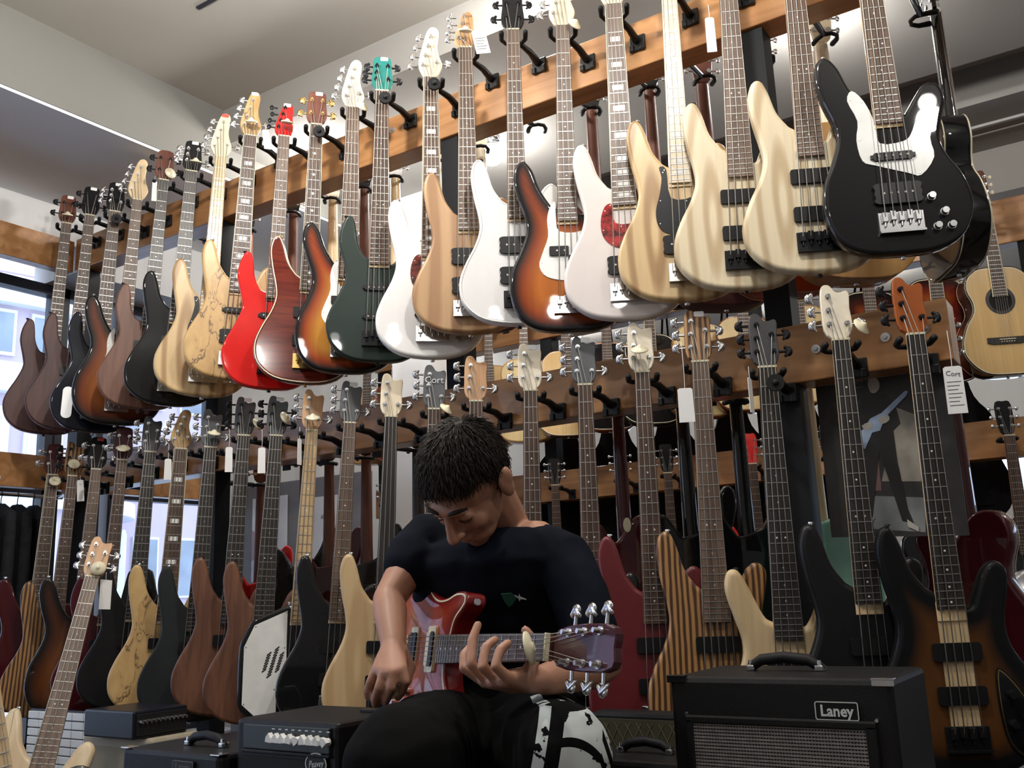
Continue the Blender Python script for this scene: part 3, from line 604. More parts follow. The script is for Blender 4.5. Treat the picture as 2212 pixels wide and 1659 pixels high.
# ------------------------------------------------------------------ finishes
G = lambda n, c, r=.10, co=.7, v=.05: plain(n, c, .4, 0, min(1, co + .2), var=v, spec=.08)
MAROON = wood('maroon_stain', (.052, .016, .016), (.090, .030, .026), .5, 0, (40, 40, 4)); BROWNM = wood('brown_stain', (.125, .050, .030), (.19, .082, .052), .5, 0, (50, 50, 4)); BROWND = wood('walnut_brown', (.085, .032, .018), (.17, .070, .036), .5, 0, (45, 45, 4))
BLUEBK = G('blue_black_gloss', (.006, .008, .016)); BLACKG = G('black_gloss', (.006, .006, .007)); BLACKS = plain('black_satin', (.007, .007, .008), .38, 0, 0, spec=.3); CHARC = plain('charcoal_satin', (.018, .022, .023), .55, 0, 0, spec=.2); BKGREEN = plain('dark_green_metallic', (.014, .024, .020), .42, .2, .2, spec=.3)
REDG = G('bright_red_gloss', (.62, .012, .010), .15); WHITEG = G('white_gloss', (.80, .79, .79), .2, .4, .02); CREAMG = G('cream_white_satin', (.74, .68, .66), .3, .2, .02); TEAL = G('teal_gloss', (.015, .16, .14), .2); DREDG = G('dark_red_gloss', (.055, .004, .008), .12); DREDS = plain('dark_red_satin', (.115, .010, .014), .42); MINT = G('mint_green', (.30, .62, .50), .25)
ASHN = ash('natural_ash', (.70, .50, .26), (.40, .235, .10), .38, .1, 7, 2.5); ASHP = ash('pale_ash', (.80, .68, .47), (.56, .42, .25), .4, 0, 8, 2); MAPN = ash('natural_maple', (.66, .47, .26), (.55, .37, .19), .35, .1, 6, 3, .7); OLIVE = ash('walnut_swirl', (.52, .32, .165), (.37, .20, .095), .4, 0, 4, 5, .6, True)
ZEBRA = ash('zebrano', (.45, .24, .09), (.075, .030, .012), .4, 0, 22, 3.0, .62, True); SWAMP = wood('oak_tan', (.55, .40, .22), (.66, .50, .30), .45, 0, (40, 40, 3))
def spalt(name):
    m, N, L, b = nt(name); setp(b, .35, 0, .2)
    tc = N.new('ShaderNodeTexCoord'); mp = N.new('ShaderNodeMapping'); mp.inputs['Scale'].default_value = (7, 7, 3); L.new(tc.outputs['Object'], mp.inputs['Vector'])
    a = N.new('ShaderNodeTexNoise'); a.inputs['Scale'].default_value = 2.2; a.inputs['Detail'].default_value = 5; a.inputs['Distortion'].default_value = .8; L.new(mp.outputs[0], a.inputs['Vector'])
    r = N.new('ShaderNodeValToRGB'); L.new(a.outputs['Fac'], r.inputs[0]); E = r.color_ramp.elements; E[0].color = (.42, .24, .085, 1); E[0].position = .3; E[1].color = (.62, .42, .18, 1); E[1].position = .7
    for (q, c) in ((.478, (.55, .36, .15, 1)), (.495, (.10, .055, .03, 1)), (.512, (.52, .33, .14, 1))): e = E.new(q); e.color = c
    L.new(r.outputs[0], b.inputs['Base Color']); return m
SPALT = spalt('spalted_maple')
FLAME = wood('flamed_mahogany_red', (.09, .010, .006), (.17, .024, .012), .12, .7, (6, 6, 60)); 
B3 = burst('three_tone_burst', (.36, .105, .018), (.17, .035, .008), (.007, .005, .005)); B3A = burst('amber_burst', (.55, .24, .035), (.34, .055, .010), (.008, .006, .006)); B3O = burst('orange_burst', (.52, .15, .022), (.30, .055, .012), (.008, .006, .007), p=(.014, .040, .085)); B2D = burst('dark_tobacco_burst', (.13, .052, .016), (.10, .038, .010), (.007, .007, .008), .45, .15, (.03, .06, .095)); BDK = burst('dark_brown_burst', (.16, .05, .012), (.07, .02, .008), (.006, .005, .005)); BCH = burst('cherry_burst', (.50, .10, .022), (.34, .035, .012), (.20, .008, .010), .4, .7, (.006, .03, .07))
BAC = burst('acoustic_sunburst', (.42, .10, .015), (.20, .020, .008), (.03, .006, .005), .15, .5, (.02, .06, .11)); BACD = burst('deep_acoustic_burst', (.30, .06, .012), (.07, .012, .006), (.008, .004, .004), .15, .5, (.02, .06, .11))
HBLK = G('head_black', (.010, .010, .011), .2, .5); HGREY = plain('head_grey', (.07, .075, .085), .35); HBRN = wood('head_brown', (.10, .03, .02), (.16, .055, .035), .35, .2, (40, 40, 4)); HWAL = wood('head_walnut', (.42, .22, .10), (.55, .32, .16), .4, 0, (40, 40, 4)); HORG = G('head_tobacco', (.30, .075, .015), .25); HDRED = G('head_dark_red', (.07, .02, .024), .15); HWHITE = plain('head_cream', (.76, .68, .54), .3)
SPRUCE = wood('spruce_top', (.60, .39, .155), (.68, .46, .20), .3, .3, (60, 60, 1.5)); SPRUCEP = wood('pale_spruce', (.74, .56, .27), (.80, .63, .33), .3, .3, (60, 60, 1.5)); ROSESIDE = wood('rosewood_sides', (.022, .010, .007), (.05, .024, .014), .12, .6, (20, 20, 3)); MAHOSIDE = wood('mahogany_sides', (.14, .035, .012), (.22, .065, .022), .15, .5, (20, 20, 3)); NATSIDE = wood('natural_sides', (.42, .22, .08), (.55, .32, .13), .2, .4, (20, 20, 3)); ORSIDE = G('orange_sides', (.38, .055, .016), .18)

def yaw_of(x): return max(radians(27), atan2(-x, 2.33) + radians(1.5))
UN = [(-3.914, 2.453), (-3.737, 2.446), (-3.553, 2.415), (-3.397, 2.427), (-3.224, 2.467), (-3.047, 2.455), (-2.871, 2.466), (-2.701, 2.502), (-2.515, 2.441), (-2.347, 2.435), (-2.167, 2.444), (-2.03, 2.46), (-1.815, 2.437), (-1.669, 2.491), (-1.481, 2.483), (-1.301, 2.429), (-1.125, 2.431), (-.948, 2.449), (-.775, 2.444), (-.600, 2.45), (-.420, 2.454)]
LN = [(-3.899, 1.316), (-3.752, 1.297), (-3.588, 1.308), (-3.417, 1.328), (-3.238, 1.34), (-3.053, 1.331), (-2.883, 1.317), (-2.702, 1.339), (-2.535, 1.318), (-2.361, 1.315), (-2.186, 1.318), (-2.007, 1.315), (-1.83, 1.315), (-1.67, 1.317), (-1.474, 1.321), (-1.292, 1.31), (-1.113, 1.318), (-.946, 1.319), (-.771, 1.276), (-.586, 1.313), (-.418, 1.296)]
D = dict
S2 = [(.15, 'soap'), (.25, 'soap')]; J2 = [(.145, 'jazz'), (.245, 'jazz')]; PJ = [(.145, 'jazz'), (.235, 'split')]; HH = [(.15, 'hum'), (.245, 'hum')]; H1 = [(.155, 'hum')]
UP = [
 D(label='maroon-stained bass hung leftmost on the upper rail, by the window', m=MAROON, o='slim', h='two', hm=HBRN, fb=ROSE, nm=MAHO, pu=S2, hw=BLKMET, st='w', nbind=0),
 D(label='maroon-stained bass with black headstock, second from the window on the upper rail', m=MAROON, o='slim', h='two', hm=HBLK, fb=ROSE, nm=MAHO, pu=S2, hw=BLKMET, st='w'),
 D(label='blue-black glossy bass with shiny control plate, third from the window on the upper rail', m=BLUEBK, o='slim', h='two', hm=HBLK, fb=ROSE, pu=S2, hw=CHROME, st='w', n=5, h2=1),
 D(label='dark sunburst bass with white pickguard and maple headstock near the window', m=B3, o='pb', h='inline', hm=MAPLE, fb=ROSEL, g='p', pu=PJ, inl='dot'),
 D(label='satin brown bass with brown headstock on the upper rail', m=BROWNM, o='slim', h='two', hm=HBRN, fb=EBONY, nm=MAHO, pu=S2, hw=BLKMET),
 D(label='glossy black bass on the upper rail, left of the pale bass with black pickguard', m=BLACKG, o='modern', h='two', hm=HBLK, fb=EBONY, pu=S2, n=5, st='w'),
 D(label='natural wood bass with black pickguard and red sticker on its maple headstock', m=ASHN, o='modern', h='inline', hm=MAPLEP, fb=MAPLE, inl='block', lightinl=1, g='half', gm=BLKPL, pu=H1, n=5, st='red'),
 D(label='spalted maple bass with white block inlays on the upper rail', m=SPALT, o='modern', h='inline', hm=SPALT, fb=ROSE, inl='block', nbind=1, pu=[(.16, 'hum'), (.26, 'jazz')], n=5, st='w'),
 D(label='bright red glossy bass with red headstock', m=REDG, o='slim', h='slant', hm=REDG, fb=ROSEL, fretless=0, nm=MAHO, pu=[(.15, 'soap'), (.265, 'jazz')], hw=BLKMET, key='oval', st='w'),
 D(label='dark red flamed bass with pale edge binding and gold tuners', m=FLAME, o='modern', h='two', hm=HBRN, fb=ROSE, inl='bird', nbind=1, pu=S2, hw=GOLDM, bind=CREAMPL, st='w'),
 D(label='amber sunburst bass with white pickguard and pale inline headstock', m=B3A, o='pb', h='inline', hm=HWHITE, fb=ROSEL, g='p', pu=PJ, n=5),
 D(label='dark greenish-black bass with teal headstock', m=BKGREEN, o='slim', h='two', hm=TEAL, fb=ROSE, pu=[(.15, 'jazz'), (.25, 'jazz')], st='w', n=5, hw=BLKMET),
 D(label='white bass with dark tortoiseshell pickguard and block inlays', m=WHITEG, o='modern', h='inline', hm=MAPLEP, fb=ROSEL, inl='block', nbind=1, g='oval', gm=TORT, pu=H1, n=5),
 D(label='tan walnut-grain bass with paper tag by its headstock', m=OLIVE, o='modern', h='slant', hm=HWAL, fb=ROSEL, pu=HH, n=5),
 D(label='bright white bass with black headstock under the middle of the upper rail', m=WHITEG, o='modern', h='two', hm=HBLK, fb=ROSEL, pu=HH, bm=BLKMET, bind=PEARL, hw=BLKMET),
 D(label='orange sunburst bass with white pickguard in the middle of the upper rail', m=B3O, o='pb', h='inline', hm=MAPLEP, fb=ROSEL, g='p', pu=[(.225, 'split')]),
 D(label='cream-white bass with red tortoiseshell pickguard', m=CREAMG, o='modern', h='inline', hm=MAPLEP, fb=ROSEL, inl='block', nbind=1, g='oval', gm=TORTR, pu=H1, n=5),
 D(label='natural ash bass with black pickguard and maple fretboard', m=ASHN, o='modern', h='inline', hm=MAPLEP, fb=MAPLEP, inl='block', lightinl=1, g='half', gm=BLKPL, pu=H1, n=4),
 D(label='pale ash bass with two black pickups, left of its paler twin', m=ASHP, o='modern', h='two', hm=HBRN, fb=ROSEL, nf=24, pu=S2, bm=BLKMET, hw=BLKMET, knm=BLKMET, n=5),
 D(label='pale ash bass with black bridge, partly behind the black bass', m=ASHP, o='modern', h='two', hm=HBRN, fb=ROSEL, nf=24, pu=S2, bm=BLKMET, hw=BLKMET, knm=BLKMET, n=5),
 D(label='glossy black bass with white pickguard and chrome bridge at upper right', m=BLACKG, o='pb', h='inline', hm=MAPLEP, fb=ROSEL, g='jag', pu=[(.15, 'hum'), (.245, 'jazz')], n=5),
]
LO = [
 D(label='dark red glossy bass hung leftmost on the lower rail', m=DREDG, o='pb', h='two', hm=HDRED, fb=ROSE, nbind=1, pu=S2, n=4, hs=.95),
 D(label='striped zebrano bass leftmost but one on the lower rail', m=ZEBRA, o='modern', h='asym', hm=ZEBRA, fb=ROSE, pu=S2, n=4, hw=BLKMET, hs=.95),
 D(label='dark brown sunburst bass third on the lower rail, behind the leaning bass', m=BDK, o='pb', h='two', hm=HBLK, fb=ROSEL, pu=J2, n=4, st='red', hs=.95),
 D(label='dark red bass on the lower rail, fourth from the window', m=DREDG, o='slim', h='two', hm=HDRED, fb=ROSE, pu=S2, n=4, hs=.95),
 D(label='matte black bass left of the spalted bass on the lower rail', m=BLACKS, o='modern', h='asym', hm=HGREY, fb=EBONY, pu=S2, n=5, hs=.95),
 D(label='spalted maple bass with maple headstock on the lower rail', m=SPALT, o='modern', h='inline', hs=.8, hm=SPALT, fb=ROSE, inl='block', nbind=1, pu=S2, n=5),
 D(label='matte charcoal bass right of the spalted bass on the lower rail', m=CHARC, o='modern', h='asym', hm=HGREY, fb=EBONY, pu=S2, n=5, nf=24),
 D(label='satin brown bass with grey headstock, left of a matching pair on the lower rail', m=BROWND, o='modern', h='asym', hm=HGREY, fb=EBONY, pu=S2, n=5, nf=24, st='w', hw=BLKMET),
 D(label='satin brown bass with grey headstock, right of a matching pair on the lower rail', m=BROWND, o='modern', h='asym', hm=HGREY, fb=EBONY, pu=S2, n=5, nf=24, st='w', hw=BLKMET),
 D(label='angular black bass with white faceplate and slotted round grille', m=BLACKG, o='vox', h='asym', hm=HWAL, fb=MAPN, g='vox', pu=[(.15, 'jazz')], n=4),
 D(label='glossy black bass left of the natural maple bass on the lower rail', m=BLACKG, o='modern', h='asym', hm=HGREY, fb=ROSEL, pu=S2, n=4, st='w'),
 D(label='natural maple fretless bass beside the seated man', m=MAPN, o='modern', h='asym', hm=MAPLEP, fb=EBONY, fretless=1, inl='', pu=S2, n=4),
 D(label='bass with grey headstock hung behind the man, left of his head', m=BLACKS, o='modern', h='asym', hm=HGREY, fb=ROSE, pu=S2, n=4),
 D(label='bass with figured walnut headstock just above the man', m=BLACKG, o='modern', h='asym', hm=HWAL, fb=ROSE, pu=S2, n=4),
 D(label='bass with pale headstock and rosewood neck behind the man', m=BLACKS, o='modern', h='asym', hm=HWHITE, fb=ROSE, pu=S2, n=4, nm=MAHO, st='w'),
 D(label='bass with charcoal headstock and chrome tuners right of the man', m=BLACKG, o='modern', h='asym', hm=HGREY, fb=ROSE, pu=S2, n=4, st='w'),
 D(label='satin dark red bass with pale headstock right of the man', m=DREDS, o='modern', h='asym', hs=.92, hm=HWHITE, fb=ROSE, nf=24, pu=S2, n=4),
 D(label='boldly striped zebrano bass behind the amplifier', m=ZEBRA, o='modern', h='asym', hm=ZEBRA, fb=ROSEL, nf=24, pu=S2, n=5, bm=CHROME, st='w'),
 D(label='short-horned natural bass with matte black headstock behind the amplifier', m=SWAMP, o='curvy', h='asym', hm=plain('head_matte_black', (.03, .03, .033), .6), fb=EBONY, nf=24, pu=S2, n=5, hw=BLKMET, e=.014),
 D(label='satin black bass with cream headstock behind the amplifier', m=BLACKS, o='modern', h='asym', hm=HWHITE, fb=EBONY, nf=21, pu=S2, n=4, e=.013),
 D(label='black and brown burst bass with gold-lined oval control plate at far right', m=B2D, o='modern', h='asym', hm=HORG, fb=EBONY, nf=21, pu=[(.165, 'soap'), (.255, 'soap')], n=4, hw=BLKMET, e=.012, kn=[]),
]
TILT_U = [2.2, 2.4, 2.4, 2.6, 3.0, 2.8, 2.6, 2.8, 2.4, 2.0, 1.6, 1.4, .8, .6, 1.0, 1.4, .6, 1.0, 1.5, .7, -.3]
TILT_L = [2.8, 2.8, 2.8, 2.8, 2.8, 2.8, 2.8, 2.8, 3.0, 3.2, 3.4, 2.6, 2.2, 1.8, 1.4, 1.0, .8, .9, .9, .3, 0.]
ORD = 'first second third fourth fifth sixth seventh eighth ninth tenth eleventh twelfth thirteenth fourteenth fifteenth sixteenth seventeenth eighteenth nineteenth twentieth last'.split()
BASS = []
for row, (specs, nuts, tl, railn, zr) in enumerate(((UP, UN, TILT_U, 'upper', 2.42), (LO, LN, TILT_L, 'lower', 1.335))):
    for i, sp in enumerate(specs):
        x, z = nuts[i]; yw = yaw_of(x)
        sp['group'] = 'basses on the %s rail' % railn
        if row == 1 and sp['h'] == 'asym': sp['hs'] = .90
        b = guitar('bass_guitar', sp, (x, -.160, z), yw, radians(tl[i]), 0.0)
        BASS.append(b)
        hanger(x, z - .018, yw, 'black padded guitar hanger on the %s rail, %s from the window' % (railn, ORD[i]), 1, 0.0, .158, latch=(i in ((2, 9, 11, 12) if row == 0 else (18,))))
# oval gold-lined plate on the far-right bass
def on_bass(b, mb, name, mat): return mb.build(name, mat, b)
ov = spline([(.075, .215), (.10, .205), (.135, .150), (.150, .095), (.128, .035), (.085, .060), (.072, .13)], 4)
cp = on_bass(BASS[41], MB().prism(ov, -.0225, -.0200), 'control_plate', BLACKG)
ring_part(inset(ov, .004), .002, -.0229, -.0222).build('gold_line', GOLDM, cp)
for (kx, kz) in ((.098, .165), (.125, .118), (.095, .105), (.118, .065)): link('knob', _ME['knob'], cp, BLKMET, (kx, -.0225, kz))
# pale centre stripe under the strings of that bass
on_bass(BASS[41], MB().prism([(-.030, .06), (.030, .06), (.031, .36), (-.031, .36)], -.0206, -.0195), 'centre_stripe', SWAMP)
# shiny control plate on the blue-black bass
cpl = MB().prism(rrect(.040, .13, .018, 3, -.105, .115), -.0225, -.0200).build('control_plate', CHROME, BASS[2])
text_obj('headstock_logo', 'Cort', .030, CHROME, BASS[33], (-.002, -.0148, .959 + .095), (pi / 2, 0, 0))

# ------------------------------------------------------------------ round security tags and price tags
def world_on(b, p): return (Matrix.LocRotScale(b.location, b.rotation_euler, b.scale) @ Vector(p))
def sec_tag(b, p, rot, label):
    e = MB(); rs = [[(r * cos(2 * pi * i / 22), r * sin(2 * pi * i / 22), z) for i in range(22)] for (r, z) in ((.020, 0), (.0235, .0015), (.023, .005), (.012, .0075), (.007, .014), (.003, .017))]
    o = e.rings(rs).build('security_tag', CREAMPL); o.location = world_on(b, p); o.rotation_euler = rot
    return tag(o, label, 'security tag', 'cream security tags')
VT = lambda b: (radians(75), 0, b.rotation_euler.z)
TG = [(4, (.022, -.045, .985), (80, 25), 'upper satin brown bass'), (0, (.0, -.062, .985), (20, 0), 'leftmost upper maroon bass'), (5, (.012, -.064, .985), (20, 10), 'upper glossy black bass'), (7, (.0, -.060, 1.0), (25, 0), 'upper spalted bass'), (8, (.008, -.055, 1.00), (15, 25), 'bright red bass'), (10, (.030, -.048, .952), (60, 30), 'amber sunburst bass'), (13, (.0, -.055, 1.00), (20, 15), 'tan walnut-grain bass'), (15, (.034, -.045, .950), (70, 40), 'orange sunburst bass'),
      (22, (.012, -.048, .93), (60, 0), 'zebrano bass by the window'), (23, (.0, -.050, 1.005), (60, 10), 'lower dark sunburst bass'), (25, (.0, -.055, 1.0), (40, 0), 'lower matte black bass'), (28, (.008, -.055, 1.005), (25, 20), 'left satin brown bass'), (29, (.040, -.040, 1.0), (65, 60), 'right satin brown bass'), (30, (.024, -.045, 1.02), (70, 50), 'angular black and white bass'), (31, (.0, -.058, .995), (30, 0), 'lower glossy black bass'), (34, (.035, -.045, .955), (50, 50), 'black bass left of the man'), (38, (-.004, -.055, 1.012), (35, 0), 'satin dark red bass'), (41, (.046, -.035, .985), (65, 45), 'satin black bass by the poster')]
for (i, p, (rx, rz), lb) in TG:
    bi = i if i < 21 else i - 1
    sec_tag(BASS[bi], p, (radians(rx), 0, BASS[bi].rotation_euler.z + radians(rz)), 'cream round security tag on the headstock of the ' + lb)
def price_tag(b, p, w, h, label, rotz=0.0, drop=.03, lines=0, tiltx=0, writing=None):
    e = empty('price_tag', world_on(b, p), (0, radians(tiltx), b.rotation_euler.z + rotz)); tag(e, label, 'price tag', 'white price tags')
    ol = [(-w / 2, -h), (w / 2, -h), (w / 2 - .001, 0), (w / 2 - .006, .004), (-w / 2 + .006, .004), (-w / 2 + .001, 0)]
    MB().prism([(x, z - drop) for x, z in ol], -.0006, .0006).build('card', PAPER, e)
    MB().tube([(0, .0, .012), (.001, 0, -drop * .5), (0, 0, -drop - .003)], .0009, 5).build('loop', PAPER, e)
    for k in range(lines): MB().bb(-w * .36, w * (.36 - .1 * (k % 3)), -.0009, -.0004, -drop - h * (.3 + .6 * k / max(lines, 1)), -drop - h * (.3 + .6 * k / max(lines, 1)) - .0016).build('text_line', INK, e)
    if writing: text_obj('writing', writing, .016, INK, e, (0, -.0010, -drop - .014), (pi / 2, radians(8), 0), .0002)
    return e
price_tag(BASS[4], (-.034, -.030, .955), .020, .085, 'white tag hanging left of the upper satin brown bass headstock', 0, .01)
price_tag(BASS[7], (.052, -.035, 1.0), .028, .075, 'white card hanging right of the upper spalted headstock', .3, .015, tiltx=-8)
price_tag(BASS[13], (.040, -.060, 1.005), .048, .078, 'large paper tag by the tan bass headstock', .2, .008, 5, tiltx=-12)
price_tag(BASS[18], (-.055, -.02, .80), .026, .10, 'white tag between the two rows left of the pale ash bass neck', 0, .03)
price_tag(BASS[17], (.060, -.03, .965), .040, .10, 'white tag at the top edge right of the natural ash bass neck', 0, -.03)
price_tag(BASS[22], (.030, -.040, .95), .028, .085, 'white tag with dark scribble beside the lower zebrano bass', 0, .01, 0, -4, '~')
price_tag(BASS[28], (-.050, -.035, .965), .026, .085, 'white tag left of the left satin brown lower bass', 0, .055)
price_tag(BASS[29], (-.048, -.035, .965), .026, .085, 'white tag left of the right satin brown lower bass', 0, .055)
price_tag(BASS[26], (-.044, -.03, .965), .026, .075, 'white tag left of the lower spalted bass neck', 0, .05)
price_tag(BASS[30], (-.040, -.03, .955), .020, .085, 'white tag left of the angular bass neck', .8, .03)
price_tag(BASS[38], (-.046, -.040, 1.0), .040, .085, 'long white tag on a string left of the striped zebrano headstock', 0, .115)
price_tag(BASS[39], (-.046, -.03, .95), .028, .085, 'white tag seen edge-on left of the matte black headstock', 1.1, .02)
price_tag(BASS[41], (.068, -.030, .95), .042, .105, 'white printed tag with signature right of the tobacco headstock', -.1, .075, 7, 0, 'Cort')

# ------------------------------------------------------------------ guitars hung on the far side of the rack (we see their backs)
EG = lambda **k: D(dict(guitar=1, low=1, n=6, nt=6, S=.72, zb=.10, h='six', cat='electric guitar', hs=.95, key='oval', t=.045), **k)
AG = lambda **k: D(dict(acoustic=1, o='acoustic', low=1, n=6, nt=6, S=.645, zb=.155, h='six', cat='acoustic guitar', t=.100, heel=.47, nf=20, e=.003, key='oval', hs=.95), **k)
BU = [(-3.52, EG(label='dark guitar hung behind the upper rail near the window', m=BLACKG, o='pb', nm=MAHO)), (-3.27, EG(label='black guitar hung behind the upper rail, second from the window', m=BLACKG, o='lp', nm=MAHO, hm=HBLK)), (-2.98, EG(label='white-bound guitar hung behind the upper rail left of the red bass', m=DREDG, o='lp', nm=MAHO, hm=HBLK)),
      (-2.74, EG(label='guitar with maple neck hung behind the amber sunburst bass', m=BDK, o='pb', nm=MAPLE, hm=MAPLEP)), (-2.56, EG(label='guitar with dark neck hung behind the greenish-black bass', m=BROWND, o='lp', nm=MAHO, hm=HBLK)), (-2.39, EG(label='guitar with maple neck and white headstock hung behind the white bass', m=BROWND, o='pb', nm=MAPLE, hm=WHITEG)), (-2.16, EG(label='guitar with cream neck hung behind the tan walnut bass', m=BLACKG, o='pb', nm=MAPLEP)), (-1.96, EG(label='guitar with pale neck near the ceiling lamp', m=MAROON, o='pb', nm=MAPLEP)),
      (-1.47, EG(label='maroon guitar body peeking below the orange sunburst bass', m=DREDG, o='hollow', nm=MAHO, hm=HBLK, bind=CREAMPL, S=.78)), (-1.24, EG(label='black bound hollow guitar peeking below the cream-white bass', m=BLACKG, o='hollow', nm=MAHO, hm=HBLK, bind=CREAMPL, S=.78)),
      (-1.04, AG(label='maroon-backed acoustic guitar hung behind the natural ash bass', m=MAROON, nm=MAHO, hm=HBRN)), (-.84, AG(label='orange-red acoustic guitar hung behind the pale ash basses', m=ORSIDE, nm=G('red_neck', (.30, .035, .012), .25), bind=CREAMPL)), (-.64, AG(label='natural-backed acoustic guitar hung behind the pale ash and black basses', m=NATSIDE, nm=MAPLEP)),
      (-.365, D(EG(label='black and sunburst archtop with cream binding at upper right', m=BLACKG, o='hollow', nm=BLACKG, hm=HBLK, bind=CREAMPL, S=.78, t=.085)))]
for k, (x, sp) in enumerate(BU):
    sp['group'] = 'guitars on the far side of the rack'; ac = sp.get('acoustic')
    yw = radians(38) if x < -.5 else radians(-62)
    zz = (2.43 if x < -.5 else 2.36) if not ac else 2.40
    guitar('acoustic_guitar' if ac else 'electric_guitar', sp, (x, .33, zz), yw, 0, 0, back=True, scale=.9 if not ac else 1.0)
    hanger(x, zz - .015, -yw * 0 + yw, 'metal-armed hanger behind the upper rail, %s from the window' % ORD[k], -1, .10, .225, low=True)
for k, x in enumerate((-1.70,)):
    hanger(x, 2.42, radians(38), ('empty' if 1 else '') + ' hanger arm behind the upper rail %s' % ('above the orange sunburst bass', 'above the natural ash bass')[k], -1, .10, .225, low=True)
BL = [(-3.95, 1.31, EG(label='black guitar silhouetted against the window below the lower rail', m=BLACKG, o='flyv', nm=MAHO, hm=HBLK)), (-3.16, 1.25, EG(label='red guitar glimpsed behind the right satin brown bass', m=REDG, o='pb', nm=MAHO)), (-2.90, 1.31, EG(label='black guitar hung behind the angular bass', m=BLACKG, o='pb', nm=MAHO, hm=HBLK)), (-2.76, 1.30, EG(label='dark red guitar hung behind the lower glossy black bass', m=DREDG, o='pb', nm=MAHO, hm=HBLK)), (-2.56, 1.30, EG(label='black guitar hung behind the natural maple bass', m=BLACKG, o='pb', nm=MAHO, hm=HBLK)), (-2.30, 1.30, EG(label='black guitar with dark neck by the white pillar', m=BLACKG, o='lp', nm=EBONY, hm=HBLK)),
      (-1.44, 1.33, EG(label='glossy dark red guitar back with cream oval plate right of the man', m=DREDG, o='lp', nm=G('dark_red_neck', (.05, .006, .008), .2), hm=HBLK)), (-1.21, 1.32, EG(label='glossy black guitar back behind the striped zebrano bass', m=BLACKG, o='pb', nm=BLACKG, hm=HBLK)), (-1.03, 1.31, EG(label='glossy black guitar back behind the short-horned natural bass', m=BLACKG, o='pb', nm=BLACKG, hm=HBLK)), (-.81, 1.33, EG(label='mint green guitar with maple neck behind the satin black bass', m=MINT, o='pb', nm=MAPLE, hm=MAPLEP)),
      (-.44, 1.30, EG(label='large dark red guitar with cream binding at the right edge', m=DREDG, o='lp', nm=G('dark_red_neck', (.05, .006, .008), .2), hm=HBLK, bind=CREAMPL, t=.055))]
for k, (x, z, sp) in enumerate(BL):
    sp['group'] = 'guitars on the far side of the rack'
    big = x > -.5
    g = guitar('electric_guitar', sp, (x, .33, z), radians(38) if not big else radians(-12), 0, 0, back=True, scale=.9 if not big else 1.0)
    if k == 6: MB().prism([(.014 * cos(2 * pi * i / 20), .40 + .026 * sin(2 * pi * i / 20)) for i in range(20)], .0225, .0245).build('neck_plate', CREAMPL, g)
    hanger(x, z - .015, radians(38) if not big else radians(-12), 'hanger behind the lower rail, %s from the window' % ORD[k], -1, .10, .225, low=True)

# ------------------------------------------------------------------ second rack: acoustics above, mixed guitars below
A2 = [(-.44, AG(label='natural-top acoustic guitar with dark sides hanging at the right edge', m=ROSESIDE, topm=SPRUCE, bind=CREAMPL, nm=MAHO, hm=HBRN, nbind=1, km=CREAMPL)), (-.66, AG(label='red sunburst acoustic guitar beside the natural-top acoustic', m=BAC, bind=CREAMPL, nm=MAHO, hm=HBLK, nbind=1)), (-.93, AG(label='dark sunburst acoustic guitar behind the lower cream headstock', m=BACD, bind=CREAMPL, nm=MAHO, hm=HBLK)), (-1.24, AG(label='pale yellow acoustic guitar left of the cream headstock', m=NATSIDE, topm=SPRUCEP, nm=MAHO, hm=HBLK)), (-1.50, AG(label='yellow acoustic guitar behind the matte black headstock', m=MAHOSIDE, topm=SPRUCEP, nm=MAHO, hm=HBLK)), (-1.72, AG(label='yellow acoustic guitar behind the zebrano headstock', m=NATSIDE, topm=SPRUCEP, nm=MAHO, hm=HBLK)), (-1.98, AG(label='black acoustic guitar with white binding behind the lower rail', m=BLACKG, nm=MAHO, hm=HBLK, bind=CREAMPL, nbind=1)), (-2.22, AG(label='orange-rimmed black-topped acoustic guitar behind the lower rail', m=ORSIDE, topm=BLACKG, nm=MAHO, hm=HBLK, bind=CREAMPL)), (-2.46, AG(label='dark brown acoustic guitar above the man at right', m=MAHOSIDE, topm=SPRUCE, nm=MAHO, hm=HBLK, bind=CREAMPL)), (-2.72, AG(label='pale cream acoustic guitar by the charcoal headstock', m=NATSIDE, topm=SPRUCEP, nm=MAHO, hm=HBLK)), (-2.95, AG(label='golden acoustic guitar right of the man seen below the rail', m=NATSIDE, topm=SPRUCE, nm=MAHO, hm=HBLK)), (-3.20, AG(label='natural acoustic guitar above the man', m=NATSIDE, topm=SPRUCEP, nm=MAHO, hm=HBLK)), (-3.62, AG(label='orange-brown acoustic guitar above the glossy black lower bass', m=ORSIDE, topm=MAHOSIDE, nm=MAHO, hm=HBLK)), (-3.84, AG(label='honey acoustic guitar behind the roasted headstock', m=NATSIDE, topm=SPRUCE, nm=MAHO, hm=HBLK))]
for k, (x, sp) in enumerate(A2):
    sp['group'] = 'acoustic guitars on the second rack'
    guitar('acoustic_guitar', sp, (x, R2Y - .17, 2.262), radians(30), radians(1 if k else -1), 0, scale=.92)
    hanger(x, 2.245, radians(30), 'hanger on the second rack upper rail, %s from the right' % ORD[k], 1, R2Y, .165, low=True)
